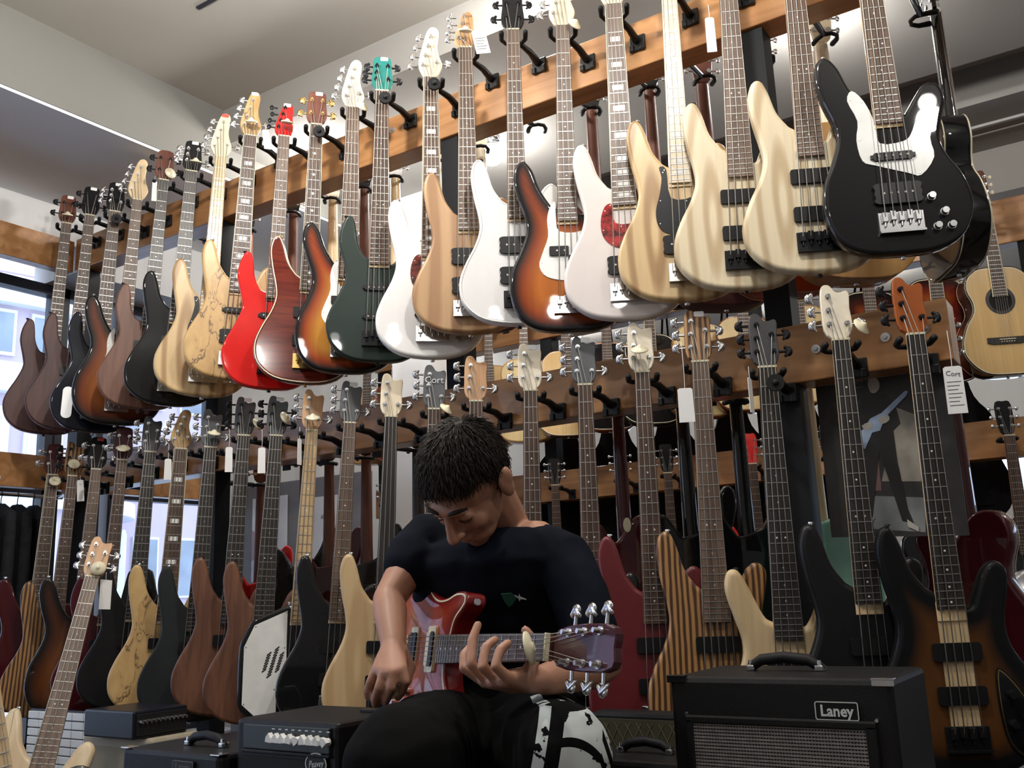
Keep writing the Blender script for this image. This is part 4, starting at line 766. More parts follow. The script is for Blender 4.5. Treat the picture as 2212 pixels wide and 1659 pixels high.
L2 = [(-.47, D(EG(label='resonator guitar with chrome cover at the right edge', m=BLACKG, o='acoustic', nm=MAHO, hm=HBLK, t=.08, S=.69, zb=.15, heel=.47, cat='resonator guitar', pu=[], kn=[], acoustic=None))), (-.80, EG(label='dark guitar on the second rack behind the large dark red guitar', m=BLACKG, o='lp', nm=MAHO, hm=HBLK, pu=[(.17, 'ring'), (.27, 'ring')])), (-1.17, EG(label='guitar with black headstock behind the mint green guitar', m=BDK, o='pb', nm=MAPLE, hm=HBLK, g='p', pu=[(.17, 'jazz'), (.26, 'jazz')])), (-1.52, EG(label='red-topped guitar with white headstock tag on the second rack', m=REDG, o='pb', nm=MAPLE, hm=REDG, pu=[(.17, 'ring'), (.27, 'ring')])), (-1.94, EG(label='guitar with silver tuners behind the satin red bass', m=BLACKG, o='pb', nm=MAPLE, hm=HBLK, pu=[(.17, 'ring'), (.27, 'ring')])), (-2.19, EG(label='black guitar with shining tuners behind the dark red guitar', m=BLACKG, o='lp', nm=MAHO, hm=HBLK, nbind=1, inl='block', pu=[(.17, 'ring'), (.27, 'ring')])), (-2.57, EG(label='black acoustic-electric beside the man at right', m=BLACKG, o='lp', nm=MAHO, hm=HBLK, pu=[(.17, 'ring'), (.27, 'ring')])), (-2.95, EG(label='black guitar on the second rack directly behind the man', m=BLACKG, o='lp', nm=MAHO, hm=HBLK, pu=[(.17, 'ring')])), (-3.72, EG(label='black guitar with gold pickups on the second rack by the window', m=BLACKG, o='hollow', nm=MAHO, hm=HBLK, pm=CREAMPL, bind=CREAMPL, pu=[(.17, 'ring'), (.27, 'ring')]))]
for k, (x, sp) in enumerate(L2):
    sp['group'] = 'guitars on the second rack lower rail'
    g = guitar('resonator_guitar' if k == 0 else 'electric_guitar', sp, (x, R2Y - .17, 1.285), radians(28), 0, 0, scale=.92)
    if k == 0: MB().rings([[(r * cos(2 * pi * i / 28), -.040 - h, .155 + r * sin(2 * pi * i / 28)) for i in range(28)] for (r, h) in ((.125, .001), (.122, .008), (.10, .012), (.06, .022), (.055, .024), (.02, .03))]).build('cone_cover', CHROME, g)
    hanger(x, 1.268, radians(28), 'hanger on the second rack lower rail, %s from the right' % ORD[k], 1, R2Y, .165, low=True)

# black gig bags hung on the far side of the second rack
BAGM = plain('gig_bag_nylon', (.010, .010, .012), .7, var=.3, scale=60, bump=.3, spec=.2)
bag_ol = spline([(0, 0), (.12, .01), (.19, .08), (.20, .18), (.16, .30), (.16, .40), (.15, .48), (.09, .56), (.065, .70), (.065, 1.0), (.05, 1.06), (0, 1.075), (-.05, 1.06), (-.065, 1.0), (-.065, .70), (-.09, .56), (-.15, .48), (-.16, .40), (-.16, .30), (-.20, .18), (-.19, .08), (-.12, .01)], 3)
for k, x in enumerate((-.72, -1.08, -1.42, -1.76, -2.10, -2.44, -2.76)):
    e = empty('gig_bag', (x, R2Y + .275, .98), (0, 0, radians(28))); tag(e, 'black padded gig bag on the far side of the second rack, %s from the right' % ORD[k], 'gig bag', 'black gig bags behind the second rack')
    MB().prism(inset(bag_ol, .012), -.050, -.044).prism(bag_ol, -.044, .044).build('shell', BAGM, e)
    MB().prism(rrect(.24, .26, .03, 4, 0, .20), -.066, -.050).build('pocket', BAGM, e)
    MB().tube([(-.02, 0, 1.06), (-.01, -.10, 1.20), (.01, -.10, 1.20), (.02, 0, 1.06)], .006, 6).build('hanging_loop', BAGM, e)
# ------------------------------------------------------------------ amplifiers and floor things
TOLEX = plain('black_tolex', (.008, .008, .009), .5, 0, 0, var=.5, scale=400, bump=.25, spec=.25); GRILLE = plain('grille_cloth', (.20, .185, .185), .7, var=.2, scale=60); GRBACK = plain('grille_back', (.02, .018, .018), .9); SILVER = plain('silver_print', (.62, .66, .66), .4)
def handle_strap(parent, x0, x1, y, z):
    m = (x0 + x1) / 2; h = MB().tube([(x0, y, z + .006), (x0 + .02, y, z + .020), (m, y, z + .027), (x1 - .02, y, z + .020), (x1, y, z + .006)], [.010, .011, .0115, .011, .010], 10, [(1.3, .8)] * 5).build('handle', RUBBER, parent)
    for x in (x0, x1): MB().box((x, y, z + .006), (.016, .022, .012), None, .003).cyl((x, y, z + .010), (x, y, z + .016), .005, .004, 8).build('handle_cap', CHROME, h)
def corner(parent, x, y, z, sx):
    MB().box((x - sx * .012, y + .012, z - .0), (.030, .030, .004), None, .0015).box((x - sx * .012, y + .0, z - .014), (.030, .004, .030), None, .0015).box((x, y + .012, z - .014), (.004, .030, .030), None, .0015).build('corner_cap', BLKMET if sx < 0 else CHROME, parent)
def amp(name, label, x0, x1, y0, y1, z0, z1, gx0=.05, gx1=.05, gtop=.085, gbot=.04, grille=True):
    e = empty(name, ((x0 + x1) / 2, (y0 + y1) / 2, z0)); tag(e, label, 'amplifier', 'amplifiers on the shop floor'); O = Vector(e.location)
    def B(mb, n, m, p=e):
        o = mb.build(n, m, p); o.matrix_parent_inverse = Matrix.Translation(-O) if p is e else Matrix.Identity(4); return o
    cab = B(MB().bb(x0, x1, y0, y1, z0, z1, .010), 'cabinet', TOLEX)
    return e, B, O
GW = []
# amplifier at right front
AX0, AX1, AY0, AY1, AZ0, AZ1 = -.800, -.405, -.790, -.530, .205, .590
sup, B, O = amp('speaker_cabinet', 'low black speaker box under the large amplifier at right', AX0 - .02, AX1 + .03, AY0 - .01, AY1 + .02, 0.0, .203)
am, B, O = amp('guitar_amplifier', 'black guitar amplifier with silver mesh grille at lower right', AX0, AX1, AY0, AY1, AZ0, AZ1)
yF = AY0
B(MB().bb(AX0 + .035, AX1 - .04, yF - .003, yF + .001, AZ0 + .04, AZ1 - .075), 'grille_board', GRBACK)
gm = MB()
gx0, gx1, gz0, gz1 = AX0 + .045, AX1 - .048, AZ0 + .05, AZ1 - .080
nv = 58; nh = 46
for i in range(nv): x = gx0 + (gx1 - gx0) * i / (nv - 1); gm.bb(x - .0014, x + .0014, yF - .0062, yF - .0040, gz0, gz1)
for j in range(nh): z = gz0 + (gz1 - gz0) * j / (nh - 1); gm.bb(gx0, gx1, yF - .0078, yF - .0058, z - .0015, z + .0015)
go = B(gm, 'grille_mesh', GRILLE); go['kind'] = 'stuff'
for (a, b, c, d) in ((AX0 + .030, gx0, gz0 - .01, gz1 + .008), (gx1, AX1 - .030, gz0 - .01, gz1 + .008)): B(MB().bb(a, b, yF - .010, yF, c, d, .003), 'grille_frame', TOLEX)
B(MB().bb(AX0 + .030, AX1 - .030, yF - .010, yF, gz1, gz1 + .014, .003), 'grille_frame', TOLEX)
lx, lz = -.4975, .5385
pl = B(MB().prism(rrect(.072, .030, .004, 3, lx, lz), yF - .004, yF + .001), 'logo_plate', BLKPL)
lo_ = ring_part(rrect(.072, .030, .004, 3, lx, lz), .0016, yF - .0048, yF - .0038).build('logo_border', SILVER, pl); 
t_ = text_obj('logo_lettering', 'Laney', .0255, SILVER, pl, (lx, yF - .0046, lz - .0005), (pi / 2, 0, 0), .0004, .92, 0, .0006)
for o_ in (lo_, t_): o_.matrix_parent_inverse = Matrix.Identity(4)
for x in (AX0 + .03, AX1 - .03): B(MB().cyl((x, yF, AZ1 - .065), (x, yF - .003, AZ1 - .065), .004, .003, 8), 'screw', CHROME)
hh = empty('h'); bpy.data.objects.remove(hh)
def top_handle(e, B, x0, x1, y, z):
    m = (x0 + x1) / 2; h = B(MB().tube([(x0, y, z + .008), (x0 + .02, y, z + .020), (m, y, z + .025), (x1 - .02, y, z + .020), (x1, y, z + .008)], [.009, .0105, .0105, .0105, .009], 10), 'handle', RUBBER)
    for x in (x0, x1): B(MB().box((x, y, z + .006), (.016, .022, .012), None, .003).cyl((x, y - .004, z + .012), (x, y - .004, z + .020), .005, .004, 8), 'handle_cap', CHROME)
top_handle(am, B, -.690, -.560, -.655, AZ1)
for (x, sx) in ((AX0, -1), (AX1, 1)): B(MB().box((x - sx * .014, AY0 + .006, AZ1 + .0005), (.036, .018, .003), None, .001).box((x - sx * .014, AY0 - .0005, AZ1 - .005), (.036, .003, .012), None, .001), 'corner_cap', CHROME if sx > 0 else BLKMET)
# amplifier with white knobs, left of the man
PX0, PX1, PY0, PY1, PZ1 = -1.745, -1.440, -.990, -.740, .508
pv, B, O = amp('guitar_amplifier', 'black guitar amplifier with a row of white pointer knobs beside the man', PX0, PX1, PY0, PY1, 0.0, PZ1)
B(MB().bb(PX0 + .03, PX1 - .02, PY0 - .006, PY0 + .001, PZ1 - .060, PZ1 - .010, .002), 'control_panel', plain('panel_dark', (.012, .018, .018), .35))
B(MB().bb(PX0 + .025, PX1 - .02, PY0 - .008, PY0, PZ1 - .068, PZ1 - .061, .002), 'panel_ledge', TOLEX)
for k in range(9):
    x = -1.622 + k * .0195 + (.003 if k == 8 else 0); z = PZ1 - .036; a = (.1, .05, -.1, .1, 1.2, -.1, 0, .05, -.7)[k]
    kb = MB().cyl((0, 0, 0), (0, -.010, 0), .0082, .0076, 14).prism([(-.008, -.006), (.008, -.006), (.007, .004), (0, .013), (-.007, .004)], -.016, -.005)
    ko = B(kb, 'knob', WHITEPL); ko.matrix_parent_inverse = Matrix.Identity(4); ko.location = Vector((x, PY0 - .006, z)) - O; ko.rotation_euler = (0, a, 0)
    B(MB().bb(x - .004, x + .004, PY0 - .0068, PY0 - .0060, PZ1 - .018, PZ1 - .016), 'panel_print', SILVER)
B(MB().bb(PX0 + .03, PX1 - .03, PY0 - .004, PY0 + .001, .05, PZ1 - .075), 'grille_cloth', plain('black_cloth', (.012, .012, .013), .9))
cx, cz = -1.497, .428
pe = [(cx + .030 * cos(2 * pi * i / 32), cz + .022 * sin(2 * pi * i / 32)) for i in range(32)]
B(MB().prism(pe, PY0 - .006, PY0 - .003), 'logo_disc', BLKPL); B(ring_part(pe, .0022, PY0 - .0072, PY0 - .0058), 'logo_ring', SILVER)
t_ = text_obj('logo_lettering', 'Peavey', .019, SILVER, pv, (cx - O.x, PY0 - .0066 - O.y, cz), (pi / 2, radians(-6), 0), .0004, .78, .3)
B(MB().bb(-1.53, -1.45, -.83, -.80, PZ1, PZ1 + .006, .001), 'top_plate', BLKPL)
# smaller amplifier at lower left
LX0, LX1, LY0, LY1, LZ1 = -2.105, -1.765, -1.018, -.830, .432
l2, B, O = amp('guitar_amplifier', 'smaller black amplifier with strap handle at lower left', LX0, LX1, LY0, LY1, 0.0, LZ1)
B(MB().bb(LX0 + .03, LX1 - .03, LY0 - .004, LY0 + .001, .04, LZ1 - .055), 'grille_cloth', plain('black_cloth', (.012, .012, .013), .9))
lx, lz = -1.878, .404
pl = B(MB().prism(rrect(.070, .026, .003, 3, lx, lz), LY0 - .006, LY0 - .003), 'logo_plate', BLKPL); q_ = ring_part(rrect(.070, .026, .003, 3, lx, lz), .0016, LY0 - .0066, LY0 - .0058).build('logo_border', plain('dim_print', (.12, .12, .12), .5), pl)
t_ = text_obj('logo_lettering', 'Laney', .022, plain('dim_print', (.12, .12, .12), .5), pl, (lx, LY0 - .0064, lz), (pi / 2, 0, 0), .0003, .95)
top_handle(l2, B, -1.975, -1.855, -.93, LZ1)
B(MB().box((LX1 - .012, LY0 + .012, LZ1 + .001), (.03, .03, .003), None, .001), 'corner_cap', CHROME); B(MB().box((LX0 + .012, LY0 + .012, LZ1 + .001), (.03, .03, .003), None, .001), 'corner_cap', CHROME)
cb = MB().tube([(-1.81, -.86, LZ1 + .005), (-1.78, -.840, LZ1 + .006), (-1.762, -.822, .40), (-1.80, -.815, .02)], .0035, 6).build('cable', WHITEPL); tag(cb, 'short white cable draped over the back of the smaller amplifier', 'cable')
# beige cabinet with an amp head on it
BEIGE = plain('beige_covering', (.40, .35, .26), .7, var=.06)
bx = MB().bb(-3.06, -2.70, -.50, -.31, .0, .353, .010).build('box', BEIGE); bg_ = empty('speaker_cabinet', (-2.88, -.4, 0)); bx.parent = bg_; bx.matrix_parent_inverse = Matrix.Translation((2.88, .4, 0)); tag(bg_, 'beige covered speaker cabinet under the amp head at lower left', 'speaker cabinet')
o = MB().bb(-3.04, -2.72, -.503, -.499, .05, .32).build('grille_cloth', plain('beige_cloth', (.33, .29, .21), .9), bg_); o.matrix_parent_inverse = Matrix.Translation((2.88, .4, 0))
hd_ = empty('amp_head', (-2.86, -.44, .355)); tag(hd_, 'black amplifier head with a receding row of chrome knobs at lower left', 'amplifier', 'amplifiers on the shop floor'); OH = Vector(hd_.location)
def BH(mb, n, m): o = mb.build(n, m, hd_); o.matrix_parent_inverse = Matrix.Translation(-OH); return o
BH(MB().bb(-2.99, -2.73, -.545, -.345, .354, .438, .006), 'cabinet', plain('amp_head_vinyl', (.008, .009, .015), .35, spec=.3))
BH(MB().bb(-2.731, -2.725, -.535, -.350, .364, .428, .002), 'control_panel', plain('panel_dark2', (.015, .015, .016), .3))
for k in range(11): BH(MB().cyl((-2.725, -.525 + k * .0165, .405), (-2.712, -.525 + k * .0165, .405), .006, .005, 10), 'knob', CHROME)
# small box on the floor behind, drawn-out black pedal
pd = empty('effects_unit', (-2.16, -.62, 0)); tag(pd, 'small black rack unit with bluish corner highlights behind the smaller amplifier', 'effects unit')
o = MB().bb(-2.30, -2.02, -.72, -.46, .0, .395, .006).build('case', plain('amp_head_vinyl', (.008, .009, .015), .35, spec=.3), pd); o.matrix_parent_inverse = Matrix.Translation((2.16, .62, 0))
for x in (-2.285, -2.035): o = MB().cyl((x, -.705, .395), (x, -.705, .402), .010, .006, 10).build('corner_stud', CHROME, pd); o.matrix_parent_inverse = Matrix.Translation((2.16, .62, 0))
# white gridded panel
wp = empty('gridded_panel', (-3.34, -.30, 0)); tag(wp, 'white gridded panel on the floor behind the beige cabinet', 'panel')
o = MB().bb(-3.62, -3.06, -.352, -.34, 0, .40).build('backing', BLKMET, wp); o.matrix_parent_inverse = Matrix.Translation((3.34, .30, 0))
me_t = MB().box((0, 0, 0), (.066, .012, .026), None, .002).mesh('tile')
for i in range(8):
    for j in range(7): link('tile', me_t, wp, WHITEPL, (-3.585 + i * .07 + 3.34, -.058, .20 + j * .03))
# practice amps right of the man
sa, B, O = amp('guitar_amplifier', 'small black practice amplifier with carrying handle right of the man', -1.10, -.855, -.60, -.395, 0.0, .402)
top_handle(sa, B, -1.06, -.945, -.50, .402)
B(MB().bb(-1.08, -.875, -.604, -.599, .04, .36), 'grille_cloth', plain('black_cloth', (.012, .012, .013), .9))
ma, B, O = amp('guitar_amplifier', 'amplifier with olive diamond-patterned grille cloth behind the practice amplifier', -1.20, -.90, -.385, -.325, 0.0, .470)
B(MB().bb(-1.19, -.91, -.390, -.384, .05, .455), 'grille_cloth', plain('olive_cloth', (.045, .040, .015), .8))
for i in range(-6, 12):
    for s in (-1, 1):
        x = -1.19 + i * .028
        if -1.19 <= x <= -.95: B(MB().box((x + .02, -.3905, .41), (.0012, .001, .085), Matrix.Rotation(s * .5, 3, 'Y')), 'grille_line', plain('tan_line', (.16, .14, .07), .7))
B(MB().bb(-.905, -.897, -.392, -.386, .415, .455), 'badge', CREAMPL)
# dark case at lower right corner
rc = empty('equipment_case', (.02, -.55, 0)); tag(rc, 'dark grey equipment case at the lower right corner', 'case')
o = MB().bb(-.20, .30, -.95, -.35, 0, .46, .012).build('shell', plain('case_grey', (.02, .022, .025), .35, var=.4, scale=200), rc); o.matrix_parent_inverse = Matrix.Translation((-.02, .55, 0))
o = MB().bb(-.205, .305, -.953, -.945, .40, .412).build('edge_strip', CHROME, rc); o.matrix_parent_inverse = Matrix.Translation((-.02, .55, 0))
# ------------------------------------------------------------------ leaning basses at lower left
def lean_mtx(A, Bp, zn, zlow, front):
    A = Vector(A); Bp = Vector(Bp); z = (A - Bp).normalized(); f = Vector(front); f = (f - z * f.dot(z)).normalized(); y = -f; x = y.cross(z)
    o = A - z * zn; return Matrix(((x.x, y.x, z.x, o.x), (x.y, y.y, z.y, o.y), (x.z, y.z, z.z, o.z), (0, 0, 0, 1)))
IVORY = ash('ivory_ash', (.74, .60, .40), (.66, .50, .31), .4, 0, 5, 3)
A_, B_ = Vector((-2.924, -0.584, 0.843)), Vector((-2.775, -0.803, 0.320))
sp = D(label='pale natural bass leaning on a floor stand at lower left', m=IVORY, o='modern', h='asym', hm=HWAL, fb=ROSEL, nf=24, n=5, pu=S2, hw=CHROME, e=.015, nbind=0, group=None)
lb = guitar('bass_guitar', sp, None, 0, mtx=lean_mtx(A_, B_, .959, 0, (.80, -.60, .35)))
sec = MB(); bpy.context.view_layer.update()
rs = [[(r * cos(2 * pi * i / 22), r * sin(2 * pi * i / 22), z) for i in range(22)] for (r, z) in ((.020, 0), (.0235, .0015), (.023, .005), (.012, .0075), (.007, .014), (.003, .017))]
st_ = MB().rings(rs).build('security_tag', CREAMPL); st_.location = lb.matrix_world @ Vector((.014, -.040, .985)); st_.rotation_euler = (radians(70), 0, radians(50)); tag(st_, 'cream round security tag on the headstock of the leaning bass', 'security tag', 'cream security tags')
pt = empty('price_tag', lb.matrix_world @ Vector((.040, -.025, .975)), (0, 0, .7)); tag(pt, 'white tag hanging from the leaning bass headstock', 'price tag', 'white price tags')
MB().prism([(-.018, -.11), (.018, -.112), (.020, -.02), (-.017, -.015)], -.0006, .0006).build('card', PAPER, pt); MB().tube([(0, 0, .006), (0, 0, -.018)], .0009, 5).build('loop', PAPER, pt)
def floor_stand(m, label):
    e = empty('guitar_stand', (0, 0, 0)); tag(e, label, 'stand', 'guitar stands')
    p = m @ Vector((0, .055, .42)); q = m @ Vector((0, .06, .05)); b = Vector((p.x - .10, p.y + .10, 0.012))
    MB().tube([p, (p + b) / 2, b], .010, 8).build('upright', BLKMET, e)
    for s in (-1, 1): l = m @ Vector((s * .12, .045, .02)); MB().tube([(p + b) / 2, (l.x, l.y, max(.03, l.z)), (l.x + .02, l.y - .02, .012)], .009, 8).build('leg', BLKMET, e); MB().tube([l, m @ Vector((s * .10, -.035, -.012))], .010, 8).build('cradle_arm', RUBBER, e)
    return e
floor_stand(lb.matrix_world, 'black floor stand under the pale leaning bass')
A_, B_ = Vector((-1.802, -1.585, 0.938)), Vector((-1.515, -1.633, 0.435))
sp = D(label='brown guitar leaning at the left edge of the picture', m=BDK, o='pb', h='two', hm=G('head_orange', (.75, .16, .03), .3), fb=MAPN, nf=21, n=4, pu=S2, nm=MAPLE)
lb2 = guitar('bass_guitar', sp, None, 0, mtx=lean_mtx(A_, B_, .959, 0, (.75, -.6, .45))); bpy.context.view_layer.update()
floor_stand(lb2.matrix_world, 'black floor stand at the left edge under the brown leaning guitar')
# ------------------------------------------------------------------ coats on a rail by the window
cr = MB().tube([(-4.28, -1.3, 1.272), (-4.28, .12, 1.272)], .009, 8).build('bar', CHROME); ce = empty('clothes_rail', (-4.28, -.66, 1.272)); cr.parent = ce; cr.matrix_parent_inverse = Matrix.Translation((4.28, .66, -1.272)); tag(ce, 'chrome clothes rail under the window beam', 'clothes rail')
for y in (-1.2, .10): o = MB().tube([(-4.28, y, 1.272), (-4.14, y, 1.29)], .007, 6).build('bracket', CHROME, ce); o.matrix_parent_inverse = Matrix.Translation((4.28, .66, -1.272))
CLOTH = plain('black_cloth_coat', (.010, .011, .015), .9, var=.5, scale=30, bump=.5)
for k, y in enumerate((-.24, -.165, -.09, -.015)):
    e = empty('coat', (-4.28, y, 1.272)); tag(e, ('black coat hanging nearest the left edge below the window beam', 'black coat second from the left edge below the window beam', 'black coat third from the left edge below the window beam', 'black coat nearest the dark red bass below the window beam')[k], 'coat', 'black coats on the clothes rail')
    MB().tube([(0, 0, -.045), (0, 0, -.02), (.010, 0, .0), (.002, 0, .011), (-.010, 0, .006)], .0022, 6).tube([(-.09, 0, -.078), (0, 0, -.043), (.09, 0, -.078)], .004, 6).build('hanger_hook', BLKMET, e)
    rs = []
    for (z, w, d) in ((-.045, .03, .014), (-.06, .06, .020), (-.085, .095, .026), (-.13, .103, .025), (-.30, .106, .026), (-.55, .108, .026), (-.80, .11, .027)):
        rs.append([(w * cos(2 * pi * i / 28) * (1 + .04 * sin(5 * i + k)), d * sin(2 * pi * i / 28) * (1 + .25 * sin(3 * i + z * 9 + k)), z) for i in range(28)])
    MB().rings(rs).build('garment', CLOTH, e)
    for s in (-1, 1): MB().tube([(s * .088, 0, -.10), (s * .095, -.004, -.35), (s * .09, -.004, -.62)], [.024, .026, .022], 10).build('sleeve', CLOTH, e)
# ------------------------------------------------------------------ posters
po = empty('poster', (-.54, .09, .86)); tag(po, 'dark concert-style poster of a man in a suit holding a pale blue guitar', 'poster')
PM = lambda n, c, r=.35: plain(n, c, r, var=.15, scale=25)
def flat(pts, k, mat, name, sm=0):
    q = [(x + .54, z - .86) for x, z in pts]
    if sm: q = spline(q, sm)
    return MB().prism(q, -.0008 - .0006 * k, .0 - .0006 * k + .0002).build(name, mat, po)
flat([(-.722, .862), (-.392, .846), (-.392, 1.2635), (-.722, 1.2635)], 0, PM('poster_dark', (.030, .029, .028)), 'sheet')
flat([(-0.580, 0.995), (-0.486, 0.986), (-0.467, 1.148), (-0.524, 1.180), (-0.552, 1.087)], 1, PM('poster_wall', (.26, .235, .20)), 'print_wall')
flat([(-0.657, 0.882), (-0.647, 0.965), (-0.480, 0.945), (-0.491, 0.860)], 1, PM('poster_floor', (.19, .20, .20)), 'print_floor')
flat([(-0.637, 0.976), (-0.619, 1.095), (-0.581, 1.091), (-0.583, 0.971)], 2, PM('poster_brick', (.16, .09, .08)), 'print_brick')
flat([(-0.632, 0.910), (-0.615, 1.046), (-0.615, 1.131), (-0.625, 1.169), (-0.605, 1.216), (-0.577, 1.224), (-0.543, 1.219), (-0.524, 1.180), (-0.518, 1.137), (-0.537, 1.121), (-0.536, 1.038), (-0.525, 0.920), (-0.515, 0.884), (-0.542, 0.892), (-0.559, 0.981), (-0.577, 1.072), (-0.596, 0.984), (-0.613, 0.905)], 3, PM('poster_suit', (.014, .013, .013)), 'print_suit')
flat([(-0.586, 1.250), (-0.581, 1.264), (-0.567, 1.266), (-0.557, 1.251), (-0.560, 1.232), (-0.574, 1.224), (-0.583, 1.231)], 4, PM('poster_face', (.42, .37, .33)), 'print_face', 2)
flat([(-0.630, 1.102), (-0.630, 1.121), (-0.607, 1.136), (-0.590, 1.159), (-0.560, 1.170), (-0.497, 1.219), (-0.489, 1.217), (-0.495, 1.206), (-0.554, 1.156), (-0.569, 1.125), (-0.589, 1.122), (-0.611, 1.082), (-0.624, 1.086)], 5, PM('poster_guitar', (.36, .46, .62)), 'print_guitar')
for q in ([(-0.613, 1.143), (-0.591, 1.150), (-0.586, 1.137), (-0.603, 1.130)], [(-0.570, 1.156), (-0.546, 1.164), (-0.543, 1.149), (-0.562, 1.141)]): flat(q, 6, PM('poster_hand', (.45, .42, .38)), 'print_hand', 2)
for q in ([(-0.637, 0.891), (-0.633, 0.904), (-0.608, 0.905), (-0.614, 0.894)], [(-0.530, 0.876), (-0.530, 0.895), (-0.505, 0.874), (-0.506, 0.863)]): flat(q, 6, PM('poster_shoe', (.36, .34, .30)), 'print_shoe')
tx = Vector((-0.636, 1.263) + (0,)); text_obj('poster_title', 'MATT BELLAMY', .0165, PM('poster_title_ink', (.22, .22, .21)), po, (tx.x + .54, -.0016, tx.y - .86), (pi / 2, 0, 0), .0002); text_obj('poster_subtitle', 'Signature', .010, PM('poster_title_ink', (.22, .22, .21)), po, (tx.x + .56, -.0016, tx.y - .86 - .017), (pi / 2, 0, 0), .0002)
dp = empty('partition', (-3.5, 1.0, 0)); tag(dp, 'low grey partition behind the rack by the window', 'partition')
o = MB().bb(-4.1, -3.15, 1.0, 1.03, .05, 1.36, .004).build('board', plain('panel_grey', (.20, .19, .19), .7), dp); o.matrix_parent_inverse = Matrix.Translation((3.5, -1.0, 0))
for x in (-4.0, -3.25): o = MB().bb(x - .02, x + .02, .90, 1.13, 0, .05).build('foot', POSTM, dp); o.matrix_parent_inverse = Matrix.Translation((3.5, -1.0, 0))
def sheet(label, x0, x1, z0, z1, lines, extra=None):
    e = empty('notice', ((x0 + x1) / 2, .998, z0)); tag(e, label, 'notice', 'paper notices on the partition')
    MB().bb(-(x1 - x0) / 2, (x1 - x0) / 2, -.0015, 0, 0, z1 - z0).build('sheet', PAPER, e)
    for k, s in enumerate(lines): text_obj('handwriting', s, .034, INK, e, (0, -.0022, (z1 - z0) - .10 - k * .045), (pi / 2, 0, 0), .0003, 1.0, .35)
    if extra: extra(e, x1 - x0, z1 - z0)
def ex1(e, w, h):
    MB().prism([(-w / 2, 0), (w / 2, 0), (w / 2, h * .30), (-w / 2, h * .62)], -.0026, -.0016).build('photo_print', PM('photo_skin', (.35, .16, .11)), e)
    MB().prism([(-w / 2, 0), (w / 2, 0), (w / 2, h * .22), (-w * .1, h * .30), (-w / 2, h * .25)], -.0030, -.0026).build('photo_amp', PM('photo_grey', (.45, .45, .46)), e)
sheet('white notice with two handwritten lines and a photo of an arm', -3.96, -3.70, .86, 1.29, ['Philips Pr', 'Sandal'], ex1)
sheet('white notice with handwriting behind the dark red guitar', -3.53, -3.33, .92, 1.26, ['ic Pel', 'ual'])
# ------------------------------------------------------------------ the seated man and his guitar
def solid(mb, name, voxel, it=4, fac=.5):
    me = mb.mesh(name + '_src'); o = bpy.data.objects.new(name + '_src', me); COL.objects.link(o)
    m = o.modifiers.new('r', 'REMESH'); m.mode = 'VOXEL'; m.voxel_size = voxel; m.use_smooth_shade = True
    s = o.modifiers.new('s', 'SMOOTH'); s.iterations = it; s.factor = fac
    bpy.context.view_layer.update()
    out = bpy.data.meshes.new_from_object(o.evaluated_get(bpy.context.evaluated_depsgraph_get())); out.name = name
    bpy.data.objects.remove(o); bpy.data.meshes.remove(me)
    out.polygons.foreach_set('use_smooth', [True] * len(out.polygons)); out.materials.clear()
    return out
Vc = Vector
def cv(x, y, t): return CR * x + CU * y - CF * t          # right, up, toward the viewer
# --- guitar frame
gn = cv(.438, .2445, .865).normalized(); up0 = cv(0, 1, 0); gm0 = cv(-.893, 0, .45); gm0 = (gm0 - gn * gm0.dot(gn)).normalized(); up0 = gm0.cross(gn) * -1
if up0.dot(CU) < 0: up0 = -up0
ph = radians(13); ga = up0 * cos(ph) - gm0 * sin(ph); gmn = gm0 * cos(ph) + up0 * sin(ph)
Q = Vc((-1.220, -0.943, 0.650))
GS = D(label='cherry sunburst electric guitar with cream pickup rings played by the man', cat='electric guitar', m=BCH, o='prs', h='six', hm=G('head_maroon', (.06, .012, .02), .2), hs=1.0, n=6, nt=6, S=.625, zb=.130, heel=.32, guitar=1, t=.042, e=.004, arch=.010, fb=plain('grey_rosewood', (.085, .07, .065), .4), nf=22, inl='dot', nm=MAHO, pu=[(.170, 'ring'), (.268, 'ring')], pm=CREAMPL, bm=GOLDM, hw=CHROME, kn=[(.085, .12), (.110, .085), (.085, .165)], bind=CREAMPL, nutm=CREAMPL)
zq = .755 - .625 * (1 - 2 ** (-22 / 12)); o_ = Q - gn * zq + gmn * -.031
gx, gy, gz = -ga, -gmn, gn
PG = guitar('electric_guitar', GS, None, 0, mtx=Matrix(((gx.x, gy.x, gz.x, o_.x), (gx.y, gy.y, gz.y, o_.y), (gx.z, gy.z, gz.z, o_.z), (0, 0, 0, 1))))
def gp(t, a, m): return Q + gn * t + ga * a + gmn * m     # along the neck from the last fret, up, out of the front
# --- head frame
hh_ = cv(-.55, 0, .835); pt_ = radians(50); fU = hh_ * sin(pt_) + cv(0, 1, 0) * cos(pt_); fF = hh_ * cos(pt_) - cv(0, 1, 0) * sin(pt_); fL = fU.cross(fF)
if fL.dot(CR) < 0: fL = -fL
HC = Vc((-1.152, -0.921, 0.973))
def hp(l, f, u): return HC + fL * l + fF * f + fU * u
def ax(l, f, u): return (fL * l, fF * f, fU * u)
NB = Vc((-1.192, -0.739, 0.879)); SR = Vc((-1.354, -0.810, 0.882)); SL = Vc((-1.026, -0.761, 0.817)); ER = Vc((-1.346, -0.941, 0.747)); WR = Vc((-1.264, -1.024, 0.664)); EL = Vc((-0.906, -0.850, 0.615)); WL = Vc((-0.910, -1.046, 0.606))
b = MB()
b.ell(hp(0, -.012, .026), ax(.074, .096, .092)).ell(hp(0, .026, -.030), ax(.060, .066, .082)).ell(hp(0, .060, -.098), ax(.027, .026, .022)).ell(hp(0, .045, -.080), ax(.046, .045, .032))
